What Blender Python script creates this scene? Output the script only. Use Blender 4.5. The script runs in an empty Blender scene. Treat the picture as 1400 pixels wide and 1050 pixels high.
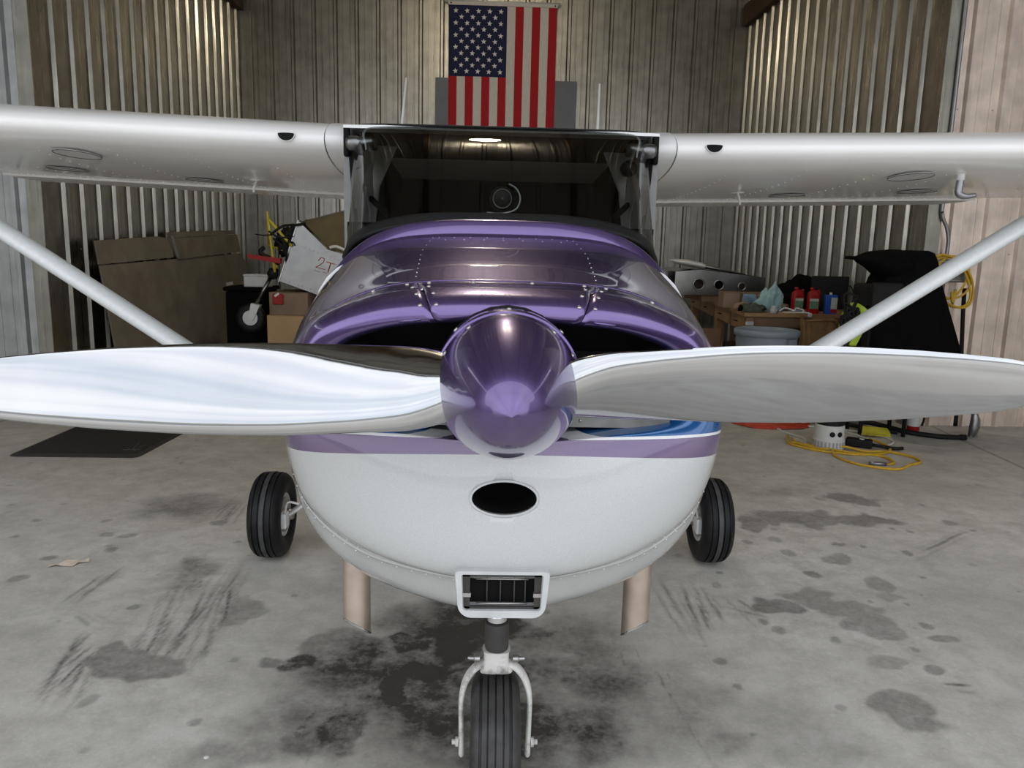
import bpy, bmesh, math, random
import numpy as np
from mathutils import Vector, Matrix, noise as mnoise
random.seed(7)
SC = bpy.context.scene
COL = SC.collection
R = math.radians

# ------------------------------------------------------------------ camera
cam_d = bpy.data.cameras.new('camera')
cam_d.sensor_fit = 'HORIZONTAL'; cam_d.sensor_width = 36.0; cam_d.lens = 27.0
cam_d.clip_start = 0.05; cam_d.clip_end = 500
cam = bpy.data.objects.new('camera', cam_d); COL.objects.link(cam)
_q, _y, _r = R(9.8), R(1.8), R(1.35)
_f = Vector((math.sin(_y)*math.cos(_q), math.cos(_y)*math.cos(_q), -math.sin(_q)))
_rt = Vector((math.cos(_y), -math.sin(_y), 0)); _u = _rt.cross(_f)
_R = _rt*math.cos(_r) + _u*math.sin(_r); _U = -_rt*math.sin(_r) + _u*math.cos(_r)
_m = Matrix((_R, _U, -_f)).transposed().to_4x4(); _m.translation = Vector((-.035, 0, 1.5))
cam.matrix_world = _m
SC.camera = cam

# ------------------------------------------------------------------ world and exposure
SC.view_settings.view_transform = 'Standard'; SC.view_settings.look = 'None'
SC.view_settings.gamma = 1.0; SC.view_settings.use_curve_mapping = False
SC.view_settings.exposure = 1.08
W = bpy.data.worlds.new('world'); SC.world = W; W.use_nodes = True
wn = W.node_tree.nodes; wl = W.node_tree.links
for n in list(wn): wn.remove(n)
wo = wn.new('ShaderNodeOutputWorld'); wb = wn.new('ShaderNodeBackground'); wb.inputs[1].default_value = 0.95
tc = wn.new('ShaderNodeTexCoord'); mp = wn.new('ShaderNodeMapping'); mp.inputs['Scale'].default_value = (1, 1, 3.2)
nz = wn.new('ShaderNodeTexNoise'); nz.inputs['Scale'].default_value = 2.2; nz.inputs['Detail'].default_value = 6
cr = wn.new('ShaderNodeValToRGB')
cr.color_ramp.elements[0].position = .34; cr.color_ramp.elements[0].color = (.65, .71, .81, 1)
cr.color_ramp.elements[1].position = .62; cr.color_ramp.elements[1].color = (.96, .97, 1.0, 1)
wl.new(tc.outputs['Generated'], mp.inputs[0]); wl.new(mp.outputs[0], nz.inputs['Vector'])
wl.new(nz.outputs['Fac'], cr.inputs[0]); wl.new(cr.outputs[0], wb.inputs[0]); wl.new(wb.outputs[0], wo.inputs[0])

# ------------------------------------------------------------------ materials
MATS = {}
def mat(name, col, rough=.5, metal=0.0, var=.12, scale=14.0, bump=0.0, coat=0.0, bscale=None, spec=.5, dirt=None, dscale=3.0, damt=.5):
    if name in MATS: return MATS[name]
    m = bpy.data.materials.new(name); m.use_nodes = True; MATS[name] = m
    n = m.node_tree.nodes; l = m.node_tree.links; b = n['Principled BSDF']
    b.inputs['Roughness'].default_value = rough; b.inputs['Metallic'].default_value = metal
    b.inputs['Specular IOR Level'].default_value = spec
    b.inputs['Coat Weight'].default_value = coat; b.inputs['Coat Roughness'].default_value = .06
    t = n.new('ShaderNodeTexCoord'); z = n.new('ShaderNodeTexNoise'); z.inputs['Scale'].default_value = scale; z.inputs['Detail'].default_value = 5
    l.new(t.outputs['Object'], z.inputs['Vector'])
    c = n.new('ShaderNodeValToRGB')
    c.color_ramp.elements[0].position = .3; c.color_ramp.elements[1].position = .7
    c.color_ramp.elements[0].color = tuple(max(0, v*(1-var)) for v in col) + (1,)
    c.color_ramp.elements[1].color = tuple(min(1, v*(1+var)) for v in col) + (1,)
    l.new(z.outputs['Fac'], c.inputs[0])
    out = c.outputs[0]
    if dirt:
        d = n.new('ShaderNodeTexNoise'); d.inputs['Scale'].default_value = dscale; d.inputs['Detail'].default_value = 8; d.inputs['Roughness'].default_value = .65
        l.new(t.outputs['Object'], d.inputs['Vector'])
        dr = n.new('ShaderNodeMapRange'); dr.inputs[1].default_value = .5; dr.inputs[2].default_value = .68; dr.inputs[4].default_value = damt
        l.new(d.outputs['Fac'], dr.inputs[0])
        mx = n.new('ShaderNodeMixRGB'); mx.inputs[2].default_value = tuple(dirt) + (1,)
        l.new(dr.outputs[0], mx.inputs[0]); l.new(out, mx.inputs[1]); out = mx.outputs[0]
    l.new(out, b.inputs['Base Color'])
    if bump:
        bz = n.new('ShaderNodeTexNoise'); bz.inputs['Scale'].default_value = bscale or scale*3; bz.inputs['Detail'].default_value = 4
        l.new(t.outputs['Object'], bz.inputs['Vector'])
        bp = n.new('ShaderNodeBump'); bp.inputs['Strength'].default_value = bump; bp.inputs['Distance'].default_value = .01
        l.new(bz.outputs['Fac'], bp.inputs['Height']); l.new(bp.outputs[0], b.inputs['Normal'])
    return m

def galvanised(name, col, rough=.38):
    m = mat(name, col, rough, 1.0, .16, 5.0)
    n = m.node_tree.nodes; l = m.node_tree.links; b = n['Principled BSDF']
    t = n.new('ShaderNodeTexCoord'); mp_ = n.new('ShaderNodeMapping'); mp_.inputs['Scale'].default_value = (9, 9, .35)
    z = n.new('ShaderNodeTexNoise'); z.inputs['Scale'].default_value = 3; z.inputs['Detail'].default_value = 6
    r = n.new('ShaderNodeMapRange'); r.inputs[1].default_value = .3; r.inputs[2].default_value = .7; r.inputs[3].default_value = rough-.08; r.inputs[4].default_value = rough+.16
    l.new(t.outputs['Object'], mp_.inputs[0]); l.new(mp_.outputs[0], z.inputs['Vector']); l.new(z.outputs['Fac'], r.inputs[0]); l.new(r.outputs[0], b.inputs['Roughness'])
    bp = n.new('ShaderNodeBump'); bp.inputs['Strength'].default_value = .12; bp.inputs['Distance'].default_value = .01
    l.new(z.outputs['Fac'], bp.inputs['Height']); l.new(bp.outputs[0], b.inputs['Normal'])
    return m

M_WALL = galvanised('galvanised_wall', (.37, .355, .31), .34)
M_WALLT = galvanised('galvanised_wall_warm_light', (.86, .75, .66), .48)  # warm light reflected by the right return wall, put into its base colour
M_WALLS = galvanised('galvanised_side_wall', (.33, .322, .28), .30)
M_ROOF = galvanised('galvanised_roof', (.42, .40, .35), .42)
M_TRIM = galvanised('flashing', (.50, .51, .51), .45)
M_TIMBER = mat('dark_timber', (.075, .045, .022), .7, 0, .3, 6, .3)
M_WHITE = mat('white_paint', (.76, .76, .75), .28, 0, .03, 3, coat=.35)
M_WING = mat('wing_paint', (.86, .85, .83), .26, 0, .04, 2.0, coat=.45, bump=.02, bscale=2.5)
M_STRUT = mat('strut_paint', (.68, .71, .71), .3, 0, .05, 60, coat=.3)
M_PURPLE = None
M_BLACK = mat('matte_black', (.009, .009, .009), .6, 0, .2, 8, spec=.25)
M_RUBBER = mat('tire_rubber', (.009, .009, .010), .5, 0, .35, 30, .15, bscale=60, spec=.25)
M_RUBWORN = mat('worn_tread', (.045, .045, .045), .65, 0, .4, 18, .2, bscale=50)
M_CHROME = mat('polished_steel', (.75, .75, .76), .12, 1, .05)
M_STEEL = mat('brushed_steel', (.45, .44, .43), .35, 1, .15, 30)
M_PIPE = mat('exhaust_steel', (.60, .51, .44), .45, 1, .18, 9, .1)
M_FORK = mat('worn_white_fork', (.62, .61, .58), .45, 0, .08, 20, dirt=(.12, .10, .09), dscale=22, damt=.8)
M_GREYIN = mat('interior_grey', (.70, .70, .68), .6, 0, .08, 12)
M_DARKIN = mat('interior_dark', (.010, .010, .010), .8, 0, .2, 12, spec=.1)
M_BAFFLE = mat('baffle_metal', (.20, .20, .19), .5, .6, .3, 14)
M_CARD = mat('cardboard', (.24, .165, .105), .8, 0, .12, 5, .08, dirt=(.12, .075, .05), dscale=2.0, damt=.5)
M_CARDL = mat('cardboard_light', (.40, .26, .13), .8, 0, .1, 6, .06)
M_CARDG = mat('cardboard_olive', (.205, .182, .138), .8, 0, .14, 3, .1, dirt=(.15, .10, .075), dscale=2.2, damt=.65)
M_ALU = mat('bare_aluminium', (.25, .245, .235), .24, 1, .1, 8, .05)
M_YELT = mat('yellow_tube', (.55, .46, .04), .45)
M_RED = mat('red_plastic', (.30, .007, .007), .4, 0, .08, 8, spec=.25)
M_YCORD = mat('yellow_cord', (.62, .38, .02), .5, 0, .12, 30)
M_RCORD = mat('orange_red_cord', (.50, .055, .02), .5, 0, .15, 30)
M_GHOSE = mat('lime_hose', (.42, .58, .04), .45)
M_WOOD = mat('bench_wood', (.30, .17, .075), .6, 0, .25, 5, .1)
M_WOODD = mat('bench_wood_dark', (.17, .10, .05), .65, 0, .25, 5, .1)
M_GREYP = mat('grey_plastic', (.23, .28, .32), .5, 0, .08, 10)
M_BLUEP = mat('blue_plastic', (.01, .03, .16), .5)
M_BLUEC = mat('blue_can', (.01, .07, .38), .35)
M_TEAL = mat('teal_rag', (.27, .42, .42), .9, 0, .12, 20, .2)
M_TAN = mat('tan_cloth', (.26, .18, .12), .9, 0, .2, 20, .2)
M_OLIVE = mat('olive_cloth', (.06, .075, .045), .9, 0, .3, 20, .2)
M_BCLOTH = mat('black_cloth', (.004, .004, .004), .85, 0, .3, 10, .15, spec=.08)
M_PAPERB = mat('kraft_paper', (.24, .135, .055), .8, 0, .2, 12, .4, bscale=10)
M_WPLAST = mat('white_plastic', (.62, .62, .60), .4, 0, .05)
M_MAT = mat('rubber_mat', (.022, .020, .018), .75, 0, .2, 25, .2)
M_MATE = mat('rubber_mat_edge', (.04, .037, .034), .7, 0, .2, 25, .1)
M_FLAGR = mat('flag_red', (.40, .004, .012), .8, 0, .08, 30, .1)
M_FLAGW = mat('flag_white', (.66, .63, .58), .8, 0, .05, 30, .1)
M_FLAGB = mat('flag_blue', (.006, .010, .055), .8, 0, .1, 30, .1)
M_STAR = mat('flag_star', (.80, .79, .76), .7, 0, .03)
M_LABELG = mat('green_label', (.10, .22, .12), .5, 0, .3, 40)
M_LABELW = mat('pale_label', (.42, .45, .36), .5, 0, .2, 30)
M_BRASS = mat('tinted_canopy', (.30, .21, .07), .2, .5, .2, 5, coat=.5)
M_REDINK = mat('red_ink', (.42, .03, .02), .6)
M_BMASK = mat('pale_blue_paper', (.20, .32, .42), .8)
M_YTAG = mat('yellow_tag', (.60, .52, .05), .5)
M_GREYM = mat('dull_grey_metal', (.30, .30, .31), .38, .9, .15, 12)

def metallic_paint(name, bands):
    """car paint whose colour follows painted bands; bands = list of (z, colour), lower edge of each colour"""
    m = bpy.data.materials.new(name); m.use_nodes = True
    n = m.node_tree.nodes; l = m.node_tree.links; b = n['Principled BSDF']
    g = n.new('ShaderNodeNewGeometry'); s = n.new('ShaderNodeSeparateXYZ'); l.new(g.outputs['Position'], s.inputs[0])
    x2 = n.new('ShaderNodeMath'); x2.operation = 'MULTIPLY'; l.new(s.outputs[0], x2.inputs[0]); l.new(s.outputs[0], x2.inputs[1])
    prev = None; pm = None
    for z0, k, col, met in bands:
        if prev is None:
            v = n.new('ShaderNodeRGB'); v.outputs[0].default_value = tuple(col)+(1,); prev = v.outputs[0]
            w = n.new('ShaderNodeValue'); w.outputs[0].default_value = met; pm = w.outputs[0]; continue
        a = n.new('ShaderNodeMath'); a.operation = 'MULTIPLY_ADD'; a.inputs[1].default_value = k; a.inputs[2].default_value = -z0
        l.new(x2.outputs[0], a.inputs[0])
        c = n.new('ShaderNodeMath'); c.operation = 'ADD'; l.new(a.outputs[0], c.inputs[0]); l.new(s.outputs[2], c.inputs[1])
        gt = n.new('ShaderNodeMath'); gt.operation = 'GREATER_THAN'; gt.inputs[1].default_value = 0; l.new(c.outputs[0], gt.inputs[0])
        mx = n.new('ShaderNodeMixRGB'); mx.inputs[2].default_value = tuple(col)+(1,); l.new(gt.outputs[0], mx.inputs[0]); l.new(prev, mx.inputs[1]); prev = mx.outputs[0]
        mm = n.new('ShaderNodeMix'); mm.data_type = 'FLOAT'; mm.inputs[3].default_value = met; l.new(gt.outputs[0], mm.inputs[0]); l.new(pm, mm.inputs[2]); pm = mm.outputs[0]
    # faint grime and metal flake
    t = n.new('ShaderNodeTexCoord'); z = n.new('ShaderNodeTexNoise'); z.inputs['Scale'].default_value = 900; z.inputs['Detail'].default_value = 2
    l.new(t.outputs['Object'], z.inputs['Vector'])
    mr = n.new('ShaderNodeMapRange'); mr.inputs[1].default_value = .3; mr.inputs[2].default_value = .7; mr.inputs[3].default_value = .86; mr.inputs[4].default_value = 1.14
    l.new(z.outputs['Fac'], mr.inputs[0])
    mu = n.new('ShaderNodeMixRGB'); mu.blend_type = 'MULTIPLY'; mu.inputs[0].default_value = 1; l.new(prev, mu.inputs[1]); l.new(mr.outputs[0], mu.inputs[2])
    l.new(mu.outputs[0], b.inputs['Base Color']); l.new(pm, b.inputs['Metallic'])
    b.inputs['Roughness'].default_value = .27; b.inputs['Coat Weight'].default_value = 1.0; b.inputs['Coat Roughness'].default_value = .02
    return m
PURPLE = (.135, .090, .250); WHITE = (.53, .545, .545); BLUE = (.012, .10, .30)
M_COWL = metallic_paint('cowl_paint', [(0, 0, WHITE, 0), (1.114, .09, (.145, .10, .205), .3), (1.143, 0, (.75, .76, .77), 0), (1.1485, 0, BLUE, .35), (1.225, 0, PURPLE, .8)])
M_PURPLE = metallic_paint('purple_paint', [(0, 0, PURPLE, .8)])
M_PROP = mat('polished_blade', (.49, .50, .51), .07, 1, .08, 3.0, bump=.09, bscale=4)

def glass_mat(name, tint, refl=1.0):
    m = bpy.data.materials.new(name); m.use_nodes = True
    n = m.node_tree.nodes; l = m.node_tree.links
    for k in list(n): n.remove(k)
    o = n.new('ShaderNodeOutputMaterial'); tr = n.new('ShaderNodeBsdfTransparent'); tr.inputs[0].default_value = tuple(tint)+(1,)
    gl = n.new('ShaderNodeBsdfGlossy'); gl.inputs['Roughness'].default_value = .02
    fr = n.new('ShaderNodeFresnel'); fr.inputs[0].default_value = 1.5
    mx = n.new('ShaderNodeMixShader'); l.new(fr.outputs[0], mx.inputs[0]); l.new(tr.outputs[0], mx.inputs[1]); l.new(gl.outputs[0], mx.inputs[2]); l.new(mx.outputs[0], o.inputs[0])
    return m
M_GLASS = glass_mat('windshield_glass', (.80, .82, .80))
M_WALLSHADE = mat('blue_grey_wall_shade', (.14, .152, .18), .5, .0, .08, 6)  # bluish shade of the back wall as a flat colour

def emit(name, col, s):
    m = bpy.data.materials.new(name); m.use_nodes = True
    b = m.node_tree.nodes['Principled BSDF']; b.inputs['Emission Color'].default_value = tuple(col)+(1,); b.inputs['Emission Strength'].default_value = s
    return m

# ------------------------------------------------------------------ helpers
def mesh(name, V, Fc, smooth=False):
    me = bpy.data.meshes.new(name); me.from_pydata([tuple(v) for v in V], [], [tuple(f) for f in Fc]); me.update()
    if smooth:
        for p in me.polygons: p.use_smooth = True
    return me
def fix_normals(me):
    bm = bmesh.new(); bm.from_mesh(me); bmesh.ops.recalc_face_normals(bm, faces=bm.faces); bm.to_mesh(me); bm.free()
def obj(name, me, material=None, parent=None, loc=None, rotz=0):
    o = bpy.data.objects.new(name, me); COL.objects.link(o)
    if material is not None and me is not None and len(me.materials) == 0: me.materials.append(material)
    if parent is not None:
        o.parent = parent
    if loc is not None: o.location = loc
    if rotz: o.rotation_euler.z = rotz
    return o
def part(name, me, material, parent):
    """part built in world coordinates under a thing whose root is not at the origin"""
    o = obj(name, me, material, parent)
    if parent.parent is None: o.matrix_parent_inverse = Matrix.Translation(parent.location).inverted()
    return o
def tag(o, label, cat, group=None, kind=None):
    if label: o['label'] = label
    if cat: o['category'] = cat
    if group: o['group'] = group
    if kind: o['kind'] = kind
    return o
def thing(name, label, cat, loc=(0, 0, 0), rotz=0, group=None):
    o = bpy.data.objects.new(name, None); COL.objects.link(o); o.location = loc; o.rotation_euler.z = rotz
    o.empty_display_size = .1
    return tag(o, label, cat, group)
def merge(*parts):
    V = []; Fc = []
    for v, f in parts:
        k = len(V); V += list(v); Fc += [tuple(i+k for i in q) for q in f]
    return V, Fc
def box(x0, x1, y0, y1, z0, z1):
    V = [(x0,y0,z0),(x1,y0,z0),(x1,y1,z0),(x0,y1,z0),(x0,y0,z1),(x1,y0,z1),(x1,y1,z1),(x0,y1,z1)]
    return V, [(0,3,2,1),(4,5,6,7),(0,1,5,4),(1,2,6,5),(2,3,7,6),(3,0,4,7)]
def bbox(name, x0, x1, y0, y1, z0, z1, bev=.006, seg=2):
    me = mesh(name, *box(x0, x1, y0, y1, z0, z1)); bev_mesh(me, bev, seg); return me
def bev_mesh(me, w, seg=2):
    bm = bmesh.new(); bm.from_mesh(me)
    bmesh.ops.bevel(bm, geom=list(bm.edges), offset=w, segments=seg, profile=.5, affect='EDGES', clamp_overlap=True)
    bmesh.ops.recalc_face_normals(bm, faces=bm.faces)
    bm.to_mesh(me); bm.free()
    for p in me.polygons: p.use_smooth = False
def xform(vf, M):
    return [tuple(M @ Vector(v)) for v in vf[0]], vf[1]
def revolve(profile, n=32, axis='z', c=(0, 0, 0), cap=True):
    """profile list of (r, h)"""
    V = []; Fc = []
    for r, h in profile:
        for i in range(n):
            a = 2*math.pi*i/n; u, w = r*math.cos(a), r*math.sin(a)
            V.append({'z': (u, w, h), 'y': (u, h, w), 'x': (h, u, w)}[axis])
    m = len(profile)
    for j in range(m-1):
        for i in range(n):
            k = (i+1) % n; Fc.append((j*n+i, j*n+k, (j+1)*n+k, (j+1)*n+i))
    if cap:
        if profile[0][0] > 1e-6: Fc.append(tuple(range(n))[::-1])
        if profile[-1][0] > 1e-6: Fc.append(tuple((m-1)*n+i for i in range(n)))
    V = [(a+c[0], b+c[1], d+c[2]) for a, b, d in V]
    return V, Fc
def catmull(P, t):
    """open catmull rom through points P (arrays), t in [0, len-1]"""
    n = len(P); i = min(int(t), n-2); f = t-i
    p0 = P[max(i-1, 0)]; p1 = P[i]; p2 = P[i+1]; p3 = P[min(i+2, n-1)]
    return .5*((2*p1)+(-p0+p2)*f+(2*p0-5*p1+4*p2-p3)*f*f+(-p0+3*p1-3*p2+p3)*f**3)
def smooth_path(pts, per=6):
    P = [np.array(p, float) for p in pts]; out = []
    for k in range((len(P)-1)*per+1): out.append(catmull(P, k/per))
    return out
def tube(pts, r, n=8, closed=False, smooth=0, radii=None, flat=1.0):
    if smooth:
        if radii: radii = [float(catmull([np.array([q]) for q in radii], k/smooth)[0]) for k in range((len(pts)-1)*smooth+1)]
        pts = smooth_path(pts, smooth)
    P = [Vector([float(c) for c in p]) for p in pts]; m = len(P); V = []; Fc = []
    up = None
    for j in range(m):
        if closed: t = P[(j+1) % m]-P[j-1]
        else: t = P[min(j+1, m-1)]-P[max(j-1, 0)]
        if t.length < 1e-9: t = Vector((0, 0, 1))
        t.normalize()
        if up is None:
            up = Vector((0, 0, 1)) if abs(t.z) < .9 else Vector((1, 0, 0))
        s = t.cross(up)
        if s.length < 1e-6: s = t.orthogonal()
        s.normalize(); up = s.cross(t).normalized()
        rr = radii[j] if radii else r
        for i in range(n):
            a = 2*math.pi*i/n
            V.append(tuple(P[j]+s*(rr*math.cos(a))+up*(rr*flat*math.sin(a))))
    for j in range(m if closed else m-1):
        k2 = (j+1) % m
        for i in range(n):
            k = (i+1) % n; Fc.append((j*n+i, j*n+k, k2*n+k, k2*n+i))
    if not closed:
        Fc.append(tuple(range(n))[::-1]); Fc.append(tuple((m-1)*n+i for i in range(n)))
    return V, Fc
def prism(poly, d0, d1, axis='y'):
    n = len(poly)
    mk = {'y': lambda a, b, d: (a, d, b), 'z': lambda a, b, d: (a, b, d), 'x': lambda a, b, d: (d, a, b)}[axis]
    V = [mk(a, b, d0) for a, b in poly]+[mk(a, b, d1) for a, b in poly]
    Fc = [tuple(range(n)), tuple(range(n, 2*n))[::-1]]+[(i, i+n, (i+1) % n+n, (i+1) % n) for i in range(n)]
    return V, Fc
def loft(rings, closed=True, capa=True, capb=True):
    n = len(rings[0]); V = [tuple(v) for r in rings for v in r]; Fc = []
    for j in range(len(rings)-1):
        for i in range(n if closed else n-1):
            k = (i+1) % n; Fc.append((j*n+i, j*n+k, (j+1)*n+k, (j+1)*n+i))
    if closed and capa: Fc.append(tuple(range(n))[::-1])
    if closed and capb: Fc.append(tuple((len(rings)-1)*n+i for i in range(n)))
    return V, Fc
def M(vf, name='mesh', smooth=True, fix=True):
    me = mesh(name, vf[0], vf[1], smooth)
    if fix: fix_normals(me)
    return me
def auto_smooth(o, ang=40):
    me = o.data
    bm = bmesh.new(); bm.from_mesh(me)
    for e in bm.edges:
        if len(e.link_faces) == 2 and e.calc_face_angle(0) > R(ang): e.smooth = False
    for f in bm.faces: f.smooth = True
    bm.to_mesh(me); bm.free(); return o
def blob(sx, sy, sz, seed=0, amp=.25, freq=2.2, sub=4, flat_bottom=True, ridges=0.0):
    bm = bmesh.new(); bmesh.ops.create_icosphere(bm, subdivisions=sub, radius=1)
    off = Vector((seed*3.7, seed*1.3, seed*2.1))
    for v in bm.verts:
        p = v.co.copy(); nn = mnoise.noise(p*freq+off)+.5*mnoise.noise(p*freq*2.3+off)
        k = 1+amp*nn
        if ridges: k += ridges*abs(mnoise.noise(Vector((p.x*3, p.y*3, p.z*.8))+off))
        v.co = Vector((p.x*k*sx, p.y*k*sy, p.z*k*sz))
        if flat_bottom:
            v.co.z = max(v.co.z, -sz*.55)
    z0 = min(v.co.z for v in bm.verts)
    for v in bm.verts: v.co.z -= z0
    for f in bm.faces: f.smooth = True
    me = bpy.data.meshes.new('blob'); bm.to_mesh(me); bm.free(); return me

# ------------------------------------------------------------------ the hangar
XL, XR, YF, YB = -3.95, 3.90, 6.85, 12.62     # tail bay
XO = 6.7                                       # outer side walls
PITCH = .32
def rib_profile(width, nr, minor=True):
    """ (along, out) polyline of ribbed sheet with nr major ribs"""
    pts = [(0, 0)]; p = width/nr
    for i in range(nr):
        c = (i+.5)*p
        lo_ = [(c-p*.36, 0), (c-p*.35, .005), (c-p*.30, .005), (c-p*.29, 0)] if minor else []
        hi_ = [(c+p*.29, 0), (c+p*.30, .005), (c+p*.35, .005), (c+p*.36, 0)] if minor else []
        pts += lo_+[(c-.036, 0), (c-.017, .030), (c+.017, .030), (c+.036, 0)]+hi_
    pts.append((width, 0)); return pts
def sheet_mesh(width, nr, z0, z1, name='panel_sheet', minor=True):
    pr = rib_profile(width, nr, minor); V = []; Fc = []
    zs = [z0, z1]
    for z in zs:
        V += [(a, -o, z) for a, o in pr]
    n = len(pr)
    for i in range(n-1): Fc.append((i, i+1, n+i+1, n+i))
    # thickness: back skin
    k = len(V)
    for z in zs: V += [(a, -o+.004, z) for a, o in pr]
    for i in range(n-1): Fc.append((k+i, k+n+i, k+n+i+1, k+i+1))
    return mesh(name, V, Fc)
def struct(name, me, material, label, parent=None):
    o = obj(name, me, material, parent); o['kind'] = 'structure'
    if label: o['label'] = label
    return o
def ribbed_wall(name, label, p0, direction, n, width, z0, z1, material, minor=True):
    """wall frame of girts with ribbed sheets as children; sheets run from p0 along direction, ribs towards the direction's right hand"""
    ang = math.atan2(direction[1], direction[0])
    Rm = Matrix.Translation((p0[0], p0[1], 0)) @ Matrix.Rotation(ang, 4, 'Z')
    L = n*width
    g = merge(*[box(0, L, .006, .05, z, z+.10) for z in np.linspace(z0+.02, z1-.14, 4)])
    w = struct(name, M(xform(g, Rm), name, False), M_TIMBER, label)
    sm = sheet_mesh(width, max(1, round(width/PITCH)), z0, z1, minor=minor); sm.materials.append(material)
    for i in range(n):
        o = obj('panel', sm, None, w); o.matrix_local = Rm @ Matrix.Translation((i*width, 0, 0))
    # screw heads in rows on every sheet, one joined part
    sv = []
    for i in range(n):
        nr = max(1, round(width/PITCH))
        for j in range(nr):
            for z in np.linspace(z0+.35, z1-.35, 5):
                a = i*width+(j+.5)*width/nr-.075
                sv.append(xform(revolve([(.009, 0), (.007, .005), (.001, .006)], 6, 'y', (a, 0, z), False), Matrix.Diagonal((1, -1, 1, 1))))
    s = obj('screw_heads', M(xform(merge(*sv), Rm), 'screws', False, False), M_STEEL, w); s['kind'] = 'stuff'
    return w
HT = 5.0
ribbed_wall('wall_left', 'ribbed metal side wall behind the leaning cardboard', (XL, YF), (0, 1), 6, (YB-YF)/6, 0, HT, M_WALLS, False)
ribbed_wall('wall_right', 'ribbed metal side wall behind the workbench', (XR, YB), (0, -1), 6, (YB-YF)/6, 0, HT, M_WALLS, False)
ribbed_wall('wall_back', 'ribbed metal back wall behind the flag', (XL, YB), (1, 0), 8, (XR-XL)/8, 0, 6.6, M_WALL)
ribbed_wall('wall_front_left', 'ribbed metal return wall at the left edge', (-XO, YF), (1, 0), 3, (XL+XO)/3, 0, 5.6, M_TRIM)
ribbed_wall('wall_front_right', 'ribbed metal return wall coloured tan for warm reflected light, with hanging yellow cord', (XR, YF), (1, 0), 3, (XO-XR)/3, 0, 5.6, M_WALLT)
ribbed_wall('wall_outer_left', 'outer ribbed metal wall of the wing bay, left', (-XO, .7), (0, 1), 6, (YF-.7)/6, 0, 5.0, M_WALL)
ribbed_wall('wall_outer_right', 'outer ribbed metal wall of the wing bay, right', (XO, YF), (0, -1), 6, (YF-.7)/6, 0, 5.0, M_WALL)
# corner flashings
for k, (x0, x1, y0, y1, z1) in enumerate([(XL-.03, XL+.10, YF-.05, YF+.11, 5.0), (XR-.10, XR+.03, YF-.05, YF+.11, 5.0), (XL+.006, XL+.20, YB-.09, YB-.045, 5.0), (XR-.20, XR-.006, YB-.09, YB-.045, 5.0)]):
    struct('trim_%d' % (k+1), bbox('trim', x0, x1, y0, y1, 0, z1, .004, 1), M_WALLS if k < 2 else M_WALL, 'flat metal corner flashing')
# eave beams
struct('trim_5', bbox('beam', XL-.12, XL+.10, YF, YB-.05, HT, HT+.32, .008, 1), M_TIMBER, 'dark timber eave beam over the left ribbed wall')
struct('trim_6', bbox('beam', XR-.10, XR+.12, YF, YB-.05, HT, HT+.32, .008, 1), M_TIMBER, 'dark timber eave beam over the right ribbed wall')
# pitched roof of ribbed sheets, ridge along the hangar
RZ, EZ, RY0 = 6.3, 5.3, .75
def roof_half(s):
    w = struct('ceiling' if s < 0 else 'ceiling_slope', M(merge(*[xform(box(-.05, .05, RY0, YB+.1, -.14, 0), Matrix.Translation((s*x, 0, RZ-(RZ-EZ)*x/XO-.04))) for x in (1.1, 2.6, 4.1, 5.6)]), 'purlins', False), M_TIMBER, 'dark roof purlins carrying ribbed metal roofing')
    slope = math.atan2(RZ-EZ, XO); Ls = math.hypot(RZ-EZ, XO)
    n = 7; wd = Ls/n
    sm = sheet_mesh(wd, 3, 0, YB+.2-RY0); sm.materials.append(M_ROOF)
    for i in range(n):
        o = obj('panel', sm, None, w)
        # local x -> down the slope, local z -> along the hangar, local -y -> down into the room
        Xv = Vector((s*math.cos(slope), 0, -math.sin(slope))); Zv = Vector((0, 1, 0)); Yv = Zv.cross(Xv); org = Vector((0, RY0, RZ))+Xv*(i*wd)
        if Yv.z < 0: Xv = -Xv; Yv = -Yv; org = Vector((0, RY0, RZ))-Xv*((i+1)*wd)
        mm = Matrix((Xv, Yv, Zv)).transposed().to_4x4(); mm.translation = org
        o.matrix_local = mm
    return w
roof_half(-1); roof_half(1)
struct('trim_7', M(prism([(-XO, 4.95), (XO, 4.95), (XO, EZ), (0, RZ), (-XO, EZ)], RY0-.08, RY0-.02, 'y'), 'header', False), M_WALL, 'metal door header above the hangar opening')
for s in (-1, 1):
    struct('trim_%d' % (8 if s < 0 else 9), M(prism([(XL if s < 0 else XR, HT+.3), (s*XO, 5.2), (s*XO, EZ+.1), (s*3.9, 5.8)], YF+.02, YF+.06, 'y'), 'gable', False), M_WALL, 'upper metal infill above the return wall')

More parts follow.
